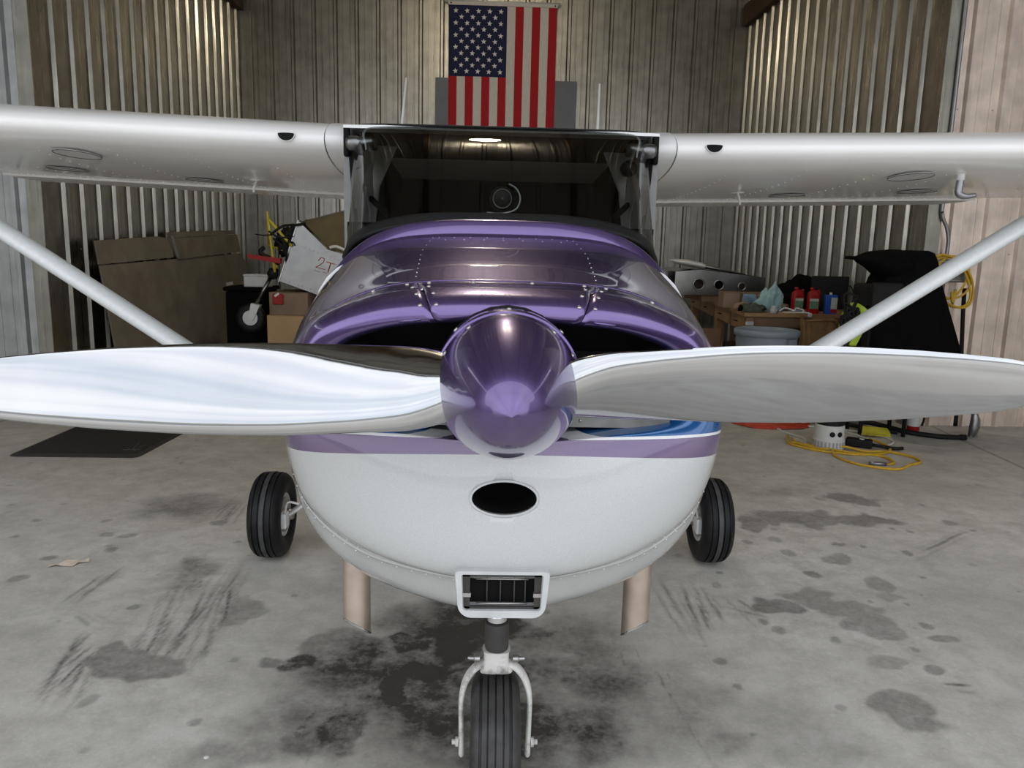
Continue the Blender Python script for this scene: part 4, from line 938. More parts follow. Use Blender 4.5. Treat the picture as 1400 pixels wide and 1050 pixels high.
# kit aircraft fuselage on boxes
KA = R(-19)
kit = thing('kit_airplane_fuselage', 'unfinished bare aluminium kit airplane fuselage resting on cardboard boxes', 'airplane part', (-2.1, 9.0, 1.05))
KM = Matrix.Translation((-2.455, 9.0, 1.10)) @ Matrix.Rotation(-KA, 4, 'Y')      # local x towards the tail, z along the firewall
def K(name, vf, material, parent=None, smooth=False, ang=None):
    o = part(name, M(xform(vf, KM), name, smooth), material, parent or kit)
    if ang: auto_smooth(o, ang)
    return o
side = [(0, 0), (1.5, 0), (1.5, .52), (.62, .545), (.40, .53), (.0, .72)]
body = K('fuselage_skin', prism(side, -.02, .62, 'y'), M_ALU)
K('firewall', prism([(-.012, -.01), (.0, -.01), (.0, .73), (-.012, .73)], -.03, .63, 'y'), M_STEEL)
K('top_deck', loft([[(0, -.022, .60), (0, .30, .76), (0, .622, .60)], [(.42, -.022, .50), (.42, .30, .60), (.42, .622, .50)]], False), M_ALU)
K('canopy', loft([[(.02, 0, .725), (.02, .6, .725)], [(.56, 0, 1.10), (.56, .6, 1.10)], [(1.2, 0, 1.12), (1.2, .6, 1.12)]], False), M_BRASS)
K('canopy_side', prism([(.42, .54), (.74, .56), (.74, 1.08), (.56, 1.08), (.03, .73)], .02, .03, 'y'), mat('dark_canopy', (.11, .078, .026), .3, 0, .2, 4, spec=.15))
K('canopy_bow', tube([(.70, -.03, .545), (.72, -.03, .80), (.66, -.03, 1.10)], .022, 8), M_STEEL, smooth=True)
K('canopy_frame', tube([(.80, -.03, .545), (.80, -.03, 1.12)], .018, 8), M_GREYM, smooth=True)
K('cockpit_tube', tube([(.42, -.035, .56), (.50, -.035, .60), (.66, -.035, .58), (.70, -.035, .565)], .018, 8, smooth=4), M_WPLAST, smooth=True)
K('rivet_line', merge(*[revolve([(.006, -.0225), (.004, -.0245)], 6, 'y', (x, 0, z)) for x in np.arange(.06, 1.4, .05) for z in (.03, .46)]), M_STEEL)['kind'] = 'stuff'
# painted mark
def stroke(pts, r_=.007): return tube(pts, r_, 6, smooth=4, flat=.4)
TY = -.024
mk = K('painted_mark', merge(stroke([(.345, TY, .375), (.36, TY, .415), (.395, TY, .42), (.405, TY, .385), (.375, TY, .335), (.34, TY, .295)], .010), tube([(.335, TY, .295), (.45, TY, .305)], .009, 6, flat=.4),
     tube([(.435, TY, .395), (.535, TY, .400)], .012, 6, flat=.4), tube([(.485, TY, .40), (.487, TY, .285)], .012, 6, flat=.4), tube([(.335, TY, .255), (.40, TY, .258)], .005, 6, flat=.4), tube([(.43, TY, .270), (.48, TY, .272)], .006, 6, flat=.4)), M_REDINK)
mk['label'] = 'red hand painted 2T mark'
# engine mount, hoses, nose leg (world coordinates)
def T(name, pts, r_, material, parent=None, smooth=0, n=8):
    return part(name, M(tube(pts, r_, n, smooth=smooth), name), material, parent or kit)
ap_ = (-2.56, 8.95, 1.80)
T('mount_tube', [ap_, (-2.30, 8.95, 1.50)], .017, M_YELT)
T('mount_tube', [ap_, (-2.50, 8.95, 1.20)], .017, M_YELT)
T('mount_tube', [ap_, (-2.60, 9.1, 1.52)], .015, M_YELT)
T('mount_tube', [(-2.60, 9.1, 1.50), (-2.36, 9.0, 1.44)], .015, M_YELT)
T('mount_tube', [(-2.48, 8.97, 1.28), (-2.60, 9.05, 1.12)], .015, M_YELT)
T('mount_tube', [(-2.58, 9.0, 1.88), ap_], .012, M_YELT)
T('hose', [(-2.52, 8.9, 1.62), (-2.38, 8.9, 1.72), (-2.22, 8.92, 1.74), (-2.16, 9, 1.76)], .014, M_BLACK, smooth=5)
T('hose', [(-2.62, 8.98, 1.48), (-2.66, 8.95, 1.42), (-2.55, 8.95, 1.36), (-2.44, 8.95, 1.30)], .024, M_BLACK, smooth=5)
T('hose', [(-2.50, 8.93, 1.58), (-2.40, 8.9, 1.50), (-2.36, 8.95, 1.40), (-2.40, 9, 1.28)], .012, M_BLACK, smooth=5)
T('hose', [(-2.54, 8.9, 1.66), (-2.44, 8.9, 1.60), (-2.33, 8.95, 1.60), (-2.26, 9, 1.62)], .010, M_BLACK, smooth=5)
T('hose', [(-2.72, 9, 1.625), (-2.62, 8.95, 1.615), (-2.52, 8.92, 1.62)], .007, M_BLACK, smooth=4)
o = part('engine', blob(.13, .16, .17, 5, .5, 3.5, 4, False), M_BLACK, kit); o.matrix_parent_inverse = Matrix.Translation(kit.location).inverted(); o.location = (-2.37, 9.12, 1.32)
part('exhaust_stub', M(loft([[(-2.79, 8.9, 1.355), (-2.79, 8.9, 1.40), (-2.79, 8.98, 1.40), (-2.79, 8.98, 1.355)], [(-2.42, 8.9, 1.30), (-2.42, 8.9, 1.36), (-2.42, 8.98, 1.36), (-2.42, 8.98, 1.30)]]), 'stub', False), M_RED, kit)
T('nose_leg', [(-2.56, 9.0, 1.14), (-2.73, 8.98, .84)], .022, M_ALU)
o = part('nose_leg_joint', blob(.06, .06, .06, 9, .4, 3, 3, False), M_BLACK, kit); o.location = (-2.53, 8.98, 1.11)
part('wheel_fork', M(loft([[(-2.78, 8.94, .84), (-2.68, 8.94, .82), (-2.68, 9.03, .82), (-2.78, 9.03, .84)], [(-2.82, 8.93, .66), (-2.76, 8.93, .645), (-2.76, 9.04, .645), (-2.82, 9.04, .66)]]), 'fork', False), M_WPLAST, kit)
nw = part('nose_wheel', M(revolve([(.03, 8.955), (.085, 8.955), (.09, 8.97), (.09, 9.0), (.03, 9.0)], 28, 'y', (-2.80, 0, .67)), 'wheelhub'), M_WPLAST, kit); auto_smooth(nw, 35)
part('tire', M(revolve([(.09, 8.96), (.13, 8.95), (.165, 8.97), (.165, 9.03), (.13, 9.05), (.09, 9.04)], 32, 'y', (-2.80, 0, .67)), 'tyre'), M_RUBBER, nw)
# boxes below it
def carton(name, label, x0, x1, y0, y1, z0, z1, m, tape=True, cat='box'):
    t = thing(name, label, cat, ((x0+x1)/2, (y0+y1)/2, z0))
    part('body', bbox('carton', x0, x1, y0, y1, z0, z1-.004, .006, 1), m, t)
    xm = (x0+x1)/2
    for a, b in ((x0, xm-.003), (xm+.003, x1)): part('flap', bbox('flap', a, b, y0, y1, z1-.004, z1, .001, 1), m, t)
    if tape: part('tape', bbox('tape', xm-.025, xm+.025, y0-.002, y0, z0+(z1-z0)*.55, z1, .0005, 1), M_TAN, t)
    return t
carton('cardboard_box', 'light tan cardboard box on the floor under the kit fuselage', -2.58, -1.9, 8.86, 9.6, 0, .715, M_CARDL, False)
carton('cardboard_box', 'darker brown cardboard box stacked on the tan box', -2.56, -2.12, 8.9, 9.6, .715, .975, M_CARD, False)
rt = thing('shipping_tag', 'red tag with white slip hanging on the dark brown box', 'tag', (-2.45, 8.86, .84))
obj('tag_body', bbox('tag', -.06, .06, 0, .012, 0, .12, .006, 1), M_RED, rt)
obj('slip', xform and M(xform(box(-.03, .03, -.004, 0, -.012, .012), Matrix.Translation((-.01, 0, .11)) @ Matrix.Rotation(R(-35), 4, 'Y')), 'slip', False), M_WPLAST, rt)
bc = thing('black_shade_block', 'added black crate in the dark left back corner', 'shade_block', (-2.98, 9.7, 0))  # black block added where the corner is only in shadow
obj('shade_body', bbox('shade_block', -.25, .23, -.3, .3, 0, .95, .03, 2), M_BCLOTH, bc); obj('shade_lid', bbox('lid', -.27, .25, -.32, .32, .95, 1.0, .02, 2), M_BCLOTH, bc)
wb_ = thing('white_parts_box', 'small pale parts box on top of the black crate', 'box', (-2.90, 9.6, 1.0))
obj('box_body', bbox('b', -.13, .16, -.1, .12, 0, .13, .006, 1), M_WPLAST, wb_); obj('box_lid', bbox('l', -.135, .165, -.105, .125, .13, .15, .004, 1), M_WPLAST, wb_)
# scrap and dot on the floor
tag(obj('torn_paper', M(xform(loft([[(-.09, -.01, .002), (-.085, .015, .004)], [(-.05, -.012, .012), (-.045, .012, .006)], [(-.02, -.02, .004), (-.01, .02, .018)], [(.02, -.035, .003), (.03, .03, .008)], [(.04, -.008, .010), (.045, .012, .004)], [(.085, .0, .003), (.08, .03, .012)]], False), Matrix.Rotation(R(20), 4, 'Z')), 'paper', False), mat('cream_paper', (.62, .54, .44), .8), loc=(-1.99, 3.47, 0)), 'crumpled cream scrap of paper on the concrete at left', 'paper')
tag(obj('white_chip', M(revolve([(.0001, .004), (.007, .003), (.009, 0)], 10, 'z'), 'chip'), M_WPLAST, loc=(-.85, 2.08, 0)), 'tiny white chip on the concrete in the foreground', 'debris')

# ================================================================== right side: workbench corner
BZ = .95
wbch = thing('workbench', 'wooden workbench with drawers in the right back corner', 'workbench', (3.1, 8.6, 0))
topP = [(2.50, 7.57), (3.78, 7.62), (3.80, 11.7), (2.98, 11.7)]
part('worktop', M(prism(topP, BZ-.035, BZ, 'z'), 'top', False), M_WOOD, wbch)
def side_pt(t, inset=.03): return (2.50+(2.98-2.50)*t+inset, 7.57+(11.7-7.57)*t)
for a, b in ((.01, .20), (.21, .46), (.47, .72), (.73, .98)):
    p0, p1 = side_pt(a), side_pt(b); d = part('drawer', M(prism([p0, p1, (p1[0]+.4, p1[1]), (p0[0]+.4, p0[1]+.05)], BZ-.19, BZ-.045, 'z'), 'drawer', False), M_WOOD, wbch)
    m_ = ((p0[0]+p1[0])/2, (p0[1]+p1[1])/2); part('handle', M(tube([(m_[0]-.03, m_[1]-.05, BZ-.11), (m_[0]-.03, m_[1]+.05, BZ-.11)], .008, 6), 'h'), M_BLACK, d)
part('front_rail', M(box(2.56, 3.76, 7.62, 7.65, BZ-.14, BZ-.036), 'rail', False), M_WOODD, wbch)
part('bench_clip', M(box(2.52, 2.60, 7.585, 7.60, BZ-.125, BZ-.085), 'clip', False), M_STEEL, wbch)
for x, y in ((2.60, 7.68), (3.70, 7.7), (3.05, 11.5), (3.7, 11.5), (2.80, 9.4)): part('leg', bbox('leg', x-.05, x+.05, y-.05, y+.05, 0, BZ-.036, .006, 1), M_WOOD, wbch)
part('side_board', M(prism([(2.30, 8.3), (2.50, 8.3), (2.52, 8.34), (2.30, 8.34)], .0, .72, 'z'), 'sb', False), M_WOODD, wbch)
part('lower_shelf', M(prism([(2.62, 7.75), (3.72, 7.75), (3.72, 11.4), (3.05, 11.4)], .22, .25, 'z'), 'shelf', False), M_WOODD, wbch)
part('back_board', M(box(2.95, 3.75, 8.6, 8.63, .25, BZ-.036), 'bb', False), M_WOODD, wbch)
# barrels
def barrel(name, label, loc, h, rt_, rb, m, lip=True):
    t = thing(name, label, 'bin', loc)
    obj('body', M(revolve([(rb, .0), (rb+.01, .03), (rt_-.02, h-.16), (rt_-.015, h-.14), (rt_-.012, h-.05), (rt_-.02, h-.05), (rt_-.04, h-.05), (rb-.02, .04), (.001, .03)], 48, 'z', cap=False), 'body'), m, t)
    auto_smooth(t.children[0], 30)
    obj('rim', M(revolve([(rt_-.035, h-.06), (rt_+.004, h-.06), (rt_+.008, h-.03), (rt_+.006, h-.006), (rt_-.012, h), (rt_-.030, h-.006), (rt_-.035, h-.06)], 48, 'z', cap=False), 'rim'), m, t)
    for a in (-60, 120):
        q = obj('handle', M(xform(bbox('h', -.055, .055, -.014, .03, -.06, .03, .008, 2) and box(-.055, .055, -.02, .03, -.05, .03), Matrix.Rotation(R(a+90), 4, 'Z') @ Matrix.Translation((0, -rt_+.01, h-.10))), 'h', False), m, t)
    return t
barrel('trash_barrel', 'grey plastic trash barrel in front of the workbench', (2.60, 7.2, 0), .83, .295, .23, M_GREYP)
barrel('blue_bin', 'dark blue plastic bin standing under the workbench', (2.98, 8.0, .0), .76, .24, .2, M_BLUEP)
# oil jugs
def jug(name, label, loc, rz):
    t = thing(name, label, 'oil jug', loc, rz, 'red oil jugs on the bench')
    sec = lambda hw, hd, z, n=24: [(hw*math.copysign(abs(math.cos(a))**.5, math.cos(a)), hd*math.copysign(abs(math.sin(a))**.5, math.sin(a)), z) for a in np.linspace(0, 2*math.pi, n+1)[:-1]]
    obj('body', M(loft([sec(.056, .034, 0), sec(.060, .038, .01), sec(.060, .038, .17), sec(.054, .034, .205), sec(.034, .024, .228), sec(.02, .02, .236)]), 'jug'), M_RED, t); auto_smooth(t.children[0], 40)
    obj('cap', M(revolve([(.02, .234), (.02, .256), (.017, .259)], 16, 'z', (-.02, 0, 0)), 'cap'), M_RED, t)
    obj('handle', M(tube([(.03, 0, .215), (.052, 0, .235), (.056, 0, .20), (.056, 0, .15)], .009, 8, smooth=4), 'hd'), M_RED, t)
    obj('label_panel', bbox('lab', -.042, .042, -.0405, -.037, .05, .15, .001, 1), M_LABELG, t)
    obj('label_band', bbox('lab', -.042, .042, -.042, -.040, .125, .15, .0005, 1), M_LABELW, t)
    return t
jug('oil_jug', 'red oil jug with green label beside the teal rag side of the bench', (3.085, 7.74, BZ), .1)
jug('oil_jug', 'red oil jug with green label nearest the blue can', (3.23, 7.70, BZ), -.12)
cn = thing('solvent_can', 'blue rectangular solvent can with pale label on the bench', 'can', (3.41, 7.70, BZ), -.1)
obj('body', bbox('can', -.06, .06, -.03, .03, 0, .19, .006, 2), M_BLUEC, cn); obj('cap', M(revolve([(.014, .19), (.014, .212), (.010, .214)], 14, 'z', (-.005, 0, 0)), 'cap'), M_WPLAST, cn)
obj('label_panel', bbox('l', -.005, .056, -.0325, -.029, .05, .165, .001, 1), M_LABELW, cn); obj('label_band', bbox('l', -.005, .056, -.0328, -.029, .012, .048, .001, 1), M_RED, cn)
mo = thing('flat_monitor', 'black flat panel monitor standing on the bench', 'monitor', (3.54, 8.05, BZ), -.1)
obj('screen', bbox('scr', -.19, .19, -.02, .02, .03, .37, .008, 2), M_BLACK, mo); obj('stand', bbox('st', -.08, .08, -.05, .08, 0, .03, .01, 2), M_BLACK, mo); obj('cable', M(tube([(.19, .02, .28), (.23, .0, .25), (.25, -.05, .12), (.22, -.1, .02)], .006, 6, smooth=5), 'cable'), M_BLACK, mo)
# aluminium wing structure on the far bench end
wr = thing('aluminium_wing_section', 'bare aluminium wing section with round lightening holes on the bench', 'wing section', (2.75, 9.5, BZ))
def holed(x0, x1, z0, z1, holes, y, t=.02, n=36):
    bm = bmesh.new()
    out = [bm.verts.new(v) for v in ((x0, y, z0), (x1, y, z0-.0), (x1, y, z1-.08), (x0+.3, y, z1), (x0, y, z1-.03))]
    ed = [bm.edges.new((out[i], out[(i+1) % len(out)])) for i in range(len(out))]
    for cx, cz, r_ in holes:
        ring = [bm.verts.new((cx+r_*math.cos(2*math.pi*k/n), y, cz+r_*math.sin(2*math.pi*k/n))) for k in range(n)]
        ed += [bm.edges.new((ring[k], ring[(k+1) % n])) for k in range(n)]
    bmesh.ops.triangle_fill(bm, use_beauty=True, edges=ed)
    r_ = bmesh.ops.extrude_face_region(bm, geom=bm.faces[:]); bmesh.ops.translate(bm, vec=(0, t, 0), verts=[v for v in r_['geom'] if isinstance(v, bmesh.types.BMVert)])
    bmesh.ops.recalc_face_normals(bm, faces=bm.faces); me = bpy.data.meshes.new('rib'); bm.to_mesh(me); bm.free(); return me
HO = [(2.49, 1.16, .065), (2.735, 1.155, .058), (3.02, 1.145, .045)]
part('rib_web', holed(2.20, 3.30, BZ+.08, 1.335, HO, 9.3), M_ALU, wr)
part('rib_web', holed(2.20, 3.30, BZ+.08, 1.335, HO, 9.7), M_ALU, wr)
for cx, cz, r_ in HO: part('hole_flange', M(tube([(cx+r_*math.cos(a), 9.297, cz+r_*math.sin(a)) for a in np.linspace(0, 2*math.pi, 29)[:-1]], .010, 6, True), 'fl'), M_ALU, wr)
part('top_skin', M(loft([[(2.20, y, 1.31), (2.35, y, 1.342), (2.6, y, 1.335), (3.30, y, 1.26)] for y in (9.28, 10.4)], False), 'skin'), M_ALU, wr)
part('support_block', M(box(2.55, 3.25, 9.35, 10.2, BZ, BZ+.08), 'blk', False), M_WOODD, wr)
part('glow_tinted_spar', M(box(2.25, 3.2, 9.95, 9.97, BZ+.08, 1.28), 'spar', False), M_CARDL, wr)  # tan colour stands for the orange light inside the holes
wf = thing('wingtip_fairing', 'white pointed fibreglass fairing lying on the aluminium wing section', 'fairing', (2.6, 9.5, 1.34))
part('shell', M(loft([[(x, 9.5+w*math.cos(a), z+h*math.sin(a)) for a in np.linspace(0, 2*math.pi, 21)[:-1]] for x, z, w, h in ((2.16, 1.440, .02, .008), (2.24, 1.428, .10, .028), (2.38, 1.412, .16, .04), (2.54, 1.382, .17, .04), (2.58, 1.374, .16, .034))]), 'shell'), M_WPLAST, wf)
part('tail_blade', M(loft([[(x, 9.46+w*math.cos(a), z+h*math.sin(a)) for a in np.linspace(0, 2*math.pi, 17)[:-1]] for x, z, w, h in ((2.57, 1.374, .14, .026), (2.8, 1.335, .09, .016), (3.10, 1.288, .02, .006))]), 'blade'), M_GREYM, wf)
# cloths and odds on the bench
def cloth_thing(name, label, cat, loc, me, m, rz=0, tilt=None):
    o = obj(name, me, m, None, loc, rz)
    if tilt: o.rotation_euler.x, o.rotation_euler.y = tilt
    return tag(o, label, cat)
cloth_thing('jacket', 'black bundled jacket heaped behind the red jugs', 'jacket', (3.36, 8.42, BZ), blob(.27, .16, .20, 2, .35, 1.8, 4, True, .2), M_BCLOTH)
rg_ = blob(.13, .075, .17, 41, .45, 1.7, 4, True, .35)
for v in rg_.vertices:
    k = v.co.z/.26; v.co.x += .07*k-.02; v.co.x *= (1.15-.55*k); v.co.y *= (1.1-.5*k)
tag(obj('shop_rag', rg_, M_TEAL, loc=(2.80, 7.80, BZ), rotz=-.2), 'pale teal shop rag heaped at the bench corner', 'rag')
carton('small_carton', 'small open brown carton on the bench by the wing section', 2.50, 2.68, 8.3, 8.5, BZ, BZ+.17, M_CARD, False)
carton('flat_carton', 'flat brown carton behind the blue face mask', 2.76, 3.02, 8.45, 8.7, BZ, BZ+.16, M_CARD, False)
cloth_thing('face_mask', 'pale blue paper mask hanging off the small carton', 'mask', (2.72, 8.15, BZ+.03), M(loft([[(x, -.02+.02*math.sin(5*z*10+x*20), z) for x in np.linspace(-.07, .08, 8)] for z in (.0, .04, .08, .11, .13)], False), 'mask'), M_BMASK)
for k, (x, y, sx, rz, lab) in enumerate([(2.64, 8.05, .12, .3, 'tan work glove beside the small carton'), (2.90, 8.2, .14, -.2, 'tan folded cloth behind the teal rag'), (2.98, 7.93, .09, .1, 'tan work glove between teal rag and red jug'), (2.93, 8.2, .11, .5, 'tan cloth roll heaped on the tan gloves')]):
    cloth_thing('work_glove', lab, 'glove', (x, y, BZ+(.10 if k == 3 else 0)), blob(sx, .08, .055, k+11, .3, 2.0, 3), M_TAN, rz)
cloth_thing('black_rag', 'small crumpled black rag on the bench corner', 'rag', (2.60, 7.83, BZ), blob(.07, .05, .05, 21, .5, 2.5, 3, True, .3), M_BCLOTH)
cloth_thing('olive_rag', 'olive green crumpled rag at the bench front edge', 'rag', (2.61, 7.67, BZ), blob(.10, .05, .06, 23, .5, 2.5, 3, True, .3), M_OLIVE)
wc = thing('white_cup', 'white plastic cup with yellow lid on the bench', 'cup', (2.88, 8.02, BZ+.105))
obj('cup_body', M(revolve([(.05, 0), (.055, .01), (.055, .06), (.05, .065)], 20, 'z'), 'cup'), M_WPLAST, wc); obj('lid', M(revolve([(.052, .065), (.04, .085), (.001, .088)], 20, 'z'), 'lid'), M_YTAG, wc)
gj = thing('clear_jar', 'small cloudy jar at the bench front edge', 'jar', (2.80, 7.61, BZ)); obj('jar_body', M(revolve([(.03, 0), (.035, .005), (.035, .05), (.028, .06)], 18, 'z'), 'jar'), mat('cloudy', (.45, .46, .46), .3), gj); obj('jar_lid', M(revolve([(.029, .06), (.029, .07), (.001, .072)], 18, 'z'), 'lid'), M_WPLAST, gj)
pc = thing('white_power_cord', 'tangled white power cord with adapter on the bench front', 'cord', (3.0, 7.66, BZ))
obj('cord', M(tube([(-.12, .0, .02), (-.05, .03, .05), (.02, -.02, .03), (.06, .03, .05), (.12, -.01, .03), (.07, -.04, .01), (-.02, -.03, .012), (-.1, -.04, .01), (-.02, -.05, .012), (.15, -.06, .012), (.16, -.075, -.02)], .009, 6, smooth=6), 'cord'), M_WPLAST, pc); obj('adapter', bbox('ad', .02, .09, -.02, .03, .0, .04, .008, 2), M_GREYM, pc); obj('plug', bbox('pl', .145, .18, -.085, -.06, -.03, .012, .006, 2), M_WPLAST, pc)
tag(obj('wood_stick', bbox('stick', -.14, .14, -.008, .008, 0, .012, .002, 1), M_CARDL, loc=(2.98, 7.605, BZ), rotz=-.05), 'thin wooden stick along the bench front edge', 'stick')
# paper bag
bag = thing('paper_bag', 'brown crumpled paper bag standing beside the trash barrel', 'bag', (3.17, 7.40, 0))
rings = []
for z, w, d in ((0, .17, .10), (.3, .175, .10), (.6, .16, .09), (.78, .15, .07), (.92, .16, .06)):
    rings.append([(w*math.copysign(abs(math.cos(a))**.4, math.cos(a))+.012*math.sin(5*a+z*9), d*math.copysign(abs(math.sin(a))**.4, math.sin(a))+.012*math.sin(7*a+z*7), z+.015*math.sin(3*a)) for a in np.linspace(0, 2*math.pi, 41)[:-1]])
obj('bag_body', M(loft(rings, True, True, False), 'bag', False), M_PAPERB, bag); obj('bag_fold', M(tube([(-.14, -.07, .90), (0, -.075, .915), (.14, -.07, .90)], .008, 6), 'fold'), M_PAPERB, bag)
# lime hose coil and black straps at the bench end
hs = thing('green_hose', 'lime green air hose coil hanging beside the black covered machine', 'hose', (2.92, 6.2, .7))
for k in range(5):
    o_ = .013*k
    part('hose_loop', M(tube([(2.80+.010*k, 6.20, .76), (2.82+o_*.5, 6.18, .93), (2.84+o_, 6.17+.008*k, 1.07), (2.92, 6.15+.010*k, 1.13+.005*k), (2.985+o_, 6.17, 1.08), (2.98+o_, 6.19, .96), (2.93+o_*.8, 6.20, .80)], .010, 8, smooth=6), 'loop'), M_GHOSE, hs)
part('hose_hook', M(tube([(2.86, 6.2, 1.115), (3.12, 6.34, 1.115)], .012, 6), 'hook'), M_BLACK, hs)
ss = thing('black_straps', 'tangled black straps and cables hanging over the green hose', 'straps', (2.88, 6.14, 1.0))
for k in range(9):
    q = random.Random(k); pts = [(2.80+q.random()*.13, 6.10+q.random()*.04, .90+q.random()*.33) for _ in range(5)]
    part('strap', M(tube(pts, .009, 6, smooth=5), 'strap'), M_BLACK, ss)
# black covered machine
bcv = thing('black_covered_machine', 'tall machine under a black fabric cover by the tan wall', 'covered machine', (3.45, 6.45, 0))
def drape(rings_, seed, amp=.02):
    out = []
    for z, cx, cy, hx, hy, e in rings_:
        rg = []
        for a in np.linspace(0, 2*math.pi, 73)[:-1]:
            ca, sa = math.cos(a), math.sin(a); w = 1+amp/.3*mnoise.noise(Vector((ca*3+seed, sa*3, z*.8)))
            rg.append((cx+hx*w*math.copysign(abs(ca)**e, ca), cy+hy*w*math.copysign(abs(sa)**e, sa), z))
        out.append(rg)
    return loft(out)
part('fabric_cover', M(drape([(.45, 3.56, 6.42, .42, .26, .6), (.77, 3.53, 6.42, .41, .25, .6), (1.12, 3.47, 6.44, .33, .22, .55), (1.35, 3.47, 6.46, .24, .2, .5), (1.50, 3.50, 6.47, .18, .18, .5), (1.565, 3.50, 6.47, .15, .16, .5), (1.585, 3.50, 6.47, .11, .12, .5)], 1, .05), 'cover'), M_BCLOTH, bcv)
part('machine_body', bbox('mb', 3.12, 3.6, 6.3, 6.66, .42, 1.30, .03, 2), M_BLACK, bcv)
for x, y in ((3.17, 6.36), (3.55, 6.36), (3.17, 6.6), (3.55, 6.6)): part('leg', M(tube([(x, y, .43), (x, y, 0)], .018, 8), 'leg'), M_BLACK, bcv)
part('hood_flap', M(loft([[(x, 6.42+w*math.cos(a), z+h*math.sin(a)) for a in np.linspace(0, 2*math.pi, 25)[:-1]] for x, z, w, h in ((2.925, 1.515, .01, .012), (3.0, 1.512, .015, .016), (3.03, 1.505, .06, .03), (3.12, 1.50, .14, .07), (3.20, 1.475, .19, .105), (3.30, 1.46, .20, .13), (3.38, 1.455, .18, .135), (3.46, 1.45, .14, .10))]), 'hood'), M_BCLOTH, bcv)
part('knob_panel', bbox('kp', 3.10, 3.42, 6.24, 6.30, 1.0, 1.32, .02, 2), M_BLACK, bcv)
for k in range(3): part('knob', M(revolve([(.02, 6.235), (.018, 6.22)], 14, 'y', (3.24+.05*k, 0, 1.18)), 'knob'), M_GREYM, bcv)
# wall outlet, conduit, yellow coil, black cable on the tan wall
ob = thing('outlet_box', 'grey electric box on the tan wall behind the yellow cord', 'outlet box', (4.03, 6.78, 1.42))
obj('box_body', bbox('ob', -.14, .14, -.06, .03, -.10, .10, .012, 2), M_GREYM, ob); obj('cover_plate', bbox('cp', -.10, .10, -.066, -.06, -.075, .075, .004, 1), M_BAFFLE, ob)
for k in (-.04, .04): obj('socket', M(revolve([(.024, -.067), (.020, -.070)], 16, 'y', (k, 0, 0)), 'sk'), M_BLACK, ob)
tag(obj('conduit', M(tube([(0, 0, 0), (0, -.005, .14), (-.03, -.01, .26), (-.085, -.01, .38), (-.09, -.01, .62), (-.09, -.01, 2.4)], .016, 10, smooth=5), 'conduit'), M_GREYM, loc=(4.0, 6.79, 1.53)), 'grey bent conduit running up the tan wall', 'conduit')
yc = thing('yellow_extension_cord', 'yellow extension cord coiled and hung on the tan wall', 'cord', (3.985, 6.68, 1.36))
for k in range(4):
    rx, rz_ = .165+.016*k, .185+.012*k; oo = .012*k
    obj('cord_loop', M(tube([((rx+.015*math.sin(2*a+2*k))*math.cos(a+.2*k)+.012*math.sin(5*k), -.012*k, rz_*math.sin(a)+.02*math.cos(a+2*k)-(.03 if k > 1 else 0)) for a in np.linspace(0, 2*math.pi, 41)[:-1]], .010, 7, True), 'loop'), M_YCORD, yc)
obj('cord_tie', M(tube([(.02, -.03, -.12), (.03, -.04, -.22), (.05, -.03, -.10)], .012, 7, smooth=4), 'tie'), M_YCORD, yc)
tag(obj('black_cable', M(tube([(0, 0, 0), (.005, -.01, -.2), (.03, -.01, -.5), (.06, .0, -.8), (.07, 0, -1.25)], .018, 8, smooth=5), 'cable'), M_BLACK, loc=(4.17, 6.74, 1.27)), 'black cable dropping from the outlet to the floor', 'cable')

# ================================================================== right side: things on the floor
rc = thing('red_extension_cord', 'orange-red extension cord coiled on the floor behind the propeller', 'cord', (2.55, 6.75, 0))
for k in range(9):
    q = random.Random(k+5); rx = .34-.022*k; ry = .20-.013*k
    obj('cord_loop', M(tube([((rx+.02*math.sin(3*a+k))*math.cos(a)+q.uniform(-.01, .01), (ry+.01*math.cos(2*a+k))*math.sin(a), .010+.007*k+.005*math.sin(4*a+k)) for a in np.linspace(0, 2*math.pi, 37)[:-1]], .009, 6, True), 'loop'), M_RCORD, rc)
pu = thing('air_pump', 'white cylindrical pump with black top and two dark ports on the floor', 'pump', (2.72, 5.96, 0), .25)
obj('body', M(revolve([(.115, 0), (.122, .008), (.120, .075), (.117, .078), (.112, .185), (.104, .195)], 40, 'z'), 'body'), M_WPLAST, pu); auto_smooth(pu.children[0], 35)
obj('top_cap', M(revolve([(.106, .19), (.106, .235), (.095, .25), (.001, .252)], 40, 'z'), 'cap'), M_BLACK, pu); auto_smooth(pu.children[1], 35)
for a in (-117, -86): obj('port', M(xform(revolve([(.021, 0), (.021, .006), (.014, .007)], 16, 'x'), Matrix.Rotation(R(a), 4, 'Z') @ Matrix.Translation((.112, 0, .128))), 'port'), M_BLACK, pu)
for k in range(26):
    a = 2*math.pi*k/26; obj('vent_slot', M(xform(box(.1195, .1235, -.008, .008, .018, .062), Matrix.Rotation(a, 4, 'Z')), 'slot', False), mat('slot_grey', (.36, .36, .36), .5), pu)
yf = thing('yellow_floor_cord', 'yellow extension cord looped on the floor around the pump', 'cord', (2.75, 5.75, 0))
def fcord(name, pts, r_, m, parent, closed=False):
    return part(name, M(tube([(x, y, z) for x, y, z in (p if len(p) == 3 else (p[0], p[1], r_) for p in pts)], r_, 7, smooth=7), name), m, parent)
fcord('cord_run', [(2.52, 6.30), (2.45, 6.12), (2.44, 5.98), (2.58, 5.80), (2.82, 5.70), (3.05, 5.74), (3.20, 5.90), (3.22, 6.10), (3.19, 6.22)], .010, M_YCORD, yf)
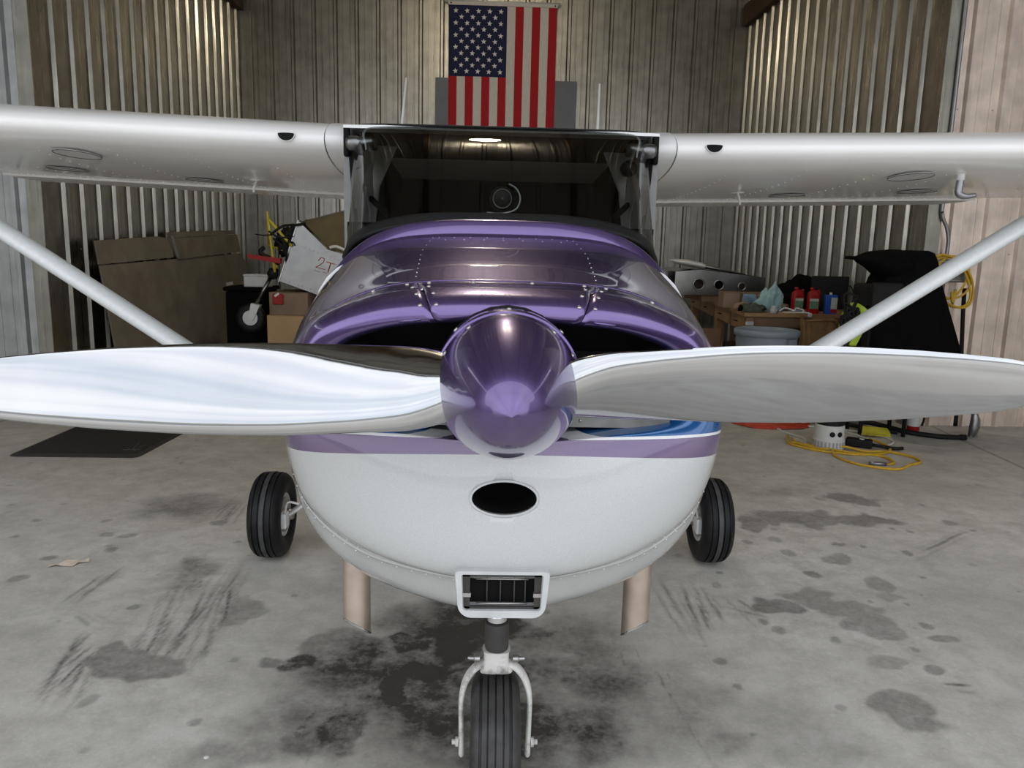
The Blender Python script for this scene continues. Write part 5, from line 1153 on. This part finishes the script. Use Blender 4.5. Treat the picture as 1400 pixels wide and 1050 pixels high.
fcord('cord_run', [(2.52, 6.20), (2.50, 6.02), (2.62, 5.86), (2.80, 5.86, .03), (2.95, 5.80), (3.12, 5.80), (3.24, 5.66), (3.22, 5.50), (3.10, 5.42), (2.95, 5.30), (2.80, 5.34), (2.68, 5.46), (2.64, 5.66), (2.70, 5.84)], .010, M_YCORD, yf)
fcord('cord_run', [(2.46, 6.06), (2.56, 5.98), (2.75, 5.80), (3.0, 5.66), (3.01, 5.48), (2.92, 5.42)], .010, M_YCORD, yf)
fcord('cord_run', [(2.90, 6.16), (3.0, 6.05), (3.1, 6.02)], .010, M_YCORD, yf)
part('connector', M(tube([(2.80, 5.44, .012), (2.92, 5.42, .012)], .016, 8), 'con'), M_GREYM, yf)
wcd = thing('white_floor_cord', 'white cord running behind the pump on the floor', 'cord', (2.9, 6.4, 0))
fcord('cord_run', [(2.52, 6.66), (2.55, 6.42), (2.62, 6.22), (2.60, 6.10)], .009, M_WPLAST, wcd)
fcord('cord_run', [(2.52, 6.66), (2.75, 6.72), (3.0, 6.60), (3.18, 6.52), (3.36, 6.30), (3.34, 6.12), (3.22, 6.0)], .009, M_WPLAST, wcd)
fcord('cord_run', [(3.10, 6.48), (3.16, 6.30), (3.14, 6.14)], .009, M_WPLAST, wcd)
bp_ = thing('black_power_adapter', 'black power adapter with white button beside the pump', 'adapter', (2.98, 5.98, 0), -.5)
obj('body', bbox('ba', -.10, .10, -.045, .045, 0, .07, .015, 2), M_BLACK, bp_); obj('button', M(revolve([(.02, .07), (.018, .075), (.001, .076)], 14, 'z', (.02, -.015, 0)), 'bt'), M_WPLAST, bp_); obj('lead', M(tube([(.1, 0, .03), (.18, .03, .02), (.26, .02, .018), (.32, .06, .02)], .014, 8, smooth=4), 'lead'), M_BLACK, bp_)
yt = thing('yellow_tag', 'bright yellow warning tag lying among the cords', 'tag', (3.30, 6.36, 0), -.2)
obj('tag_sheet', M(loft([[(-.12, -.05, .02), (.12, -.06, .012)], [(-.12, .02, .06), (.12, .0, .05)], [(-.11, .06, .075), (.11, .05, .07)]], False), 'ts'), M_YTAG, yt); obj('tag_print', bbox('tp', -.08, .08, -.045, -.043, .028, .03, .0005, 1), M_BLACK, yt)
bh = thing('black_hose', 'black flat hose trailing along the floor from the machine', 'hose', (3.5, 6.5, 0))
part('hose_run', M(tube([(3.36, 6.74, .04), (3.42, 6.68, .05), (3.50, 6.60, .04), (3.65, 6.42, .025), (3.85, 6.30, .022), (4.02, 6.28, .022)], .022, 8, smooth=6), 'run'), M_BLACK, bh); part('hose_end', M(tube([(4.0, 6.28, .022), (4.05, 6.28, .022)], .027, 10), 'end'), M_BLACK, bh)
part('hose_run', M(tube([(3.20, 6.72, .03), (3.3, 6.58, .03), (3.46, 6.50, .02), (3.54, 6.44, .02)], .02, 8, smooth=6), 'run'), M_BLACK, bh)
tag(obj('tool_bag', blob(.22, .14, .10, 31, .4, 2.2, 4, True, .2), M_BCLOTH, loc=(3.14, 6.95, 0)), 'black soft tool bag on the floor behind the pump', 'bag')
fe = thing('fire_extinguisher', 'small red and white fire extinguisher standing by the tan wall', 'extinguisher', (3.78, 6.62, 0))
obj('cylinder', M(revolve([(.045, 0), (.052, .008), (.052, .24), (.04, .27), (.02, .28)], 28, 'z'), 'cyl'), M_RED, fe); auto_smooth(fe.children[0], 40)
obj('label_band', M(revolve([(.0528, .045), (.0528, .17)], 28, 'z', cap=False), 'lab'), M_WPLAST, fe); obj('valve', bbox('v', -.02, .02, -.015, .015, .28, .32, .005, 1), M_BLACK, fe); obj('lever', M(tube([(-.03, 0, .33), (.06, 0, .345)], .009, 6), 'lv'), M_BLACK, fe); obj('hose', M(tube([(.02, -.02, .30), (.07, -.03, .26), (.075, -.03, .12), (.06, -.03, .05)], .010, 6, smooth=4), 'hs'), M_BLACK, fe)
sb_ = thing('steel_tow_spade', 'grey curved steel blade standing on the floor before the tan wall', 'steel blade', (4.19, 6.43, 0))
obj('blade', M(loft([[(x-w, -.02, z), (x, -.05-.1*w, z), (x+w, -.02, z), (x, .01, z)] for x, z, w in ((-.005, .0, .018), (0, .01, .04), (.012, .08, .05), (.012, .15, .045), (0, .20, .03), (-.012, .235, .012))]), 'bl'), M_GREYM, sb_); obj('foot', bbox('ft', -.03, .04, -.04, .02, 0, .012, .003, 1), M_STEEL, sb_)
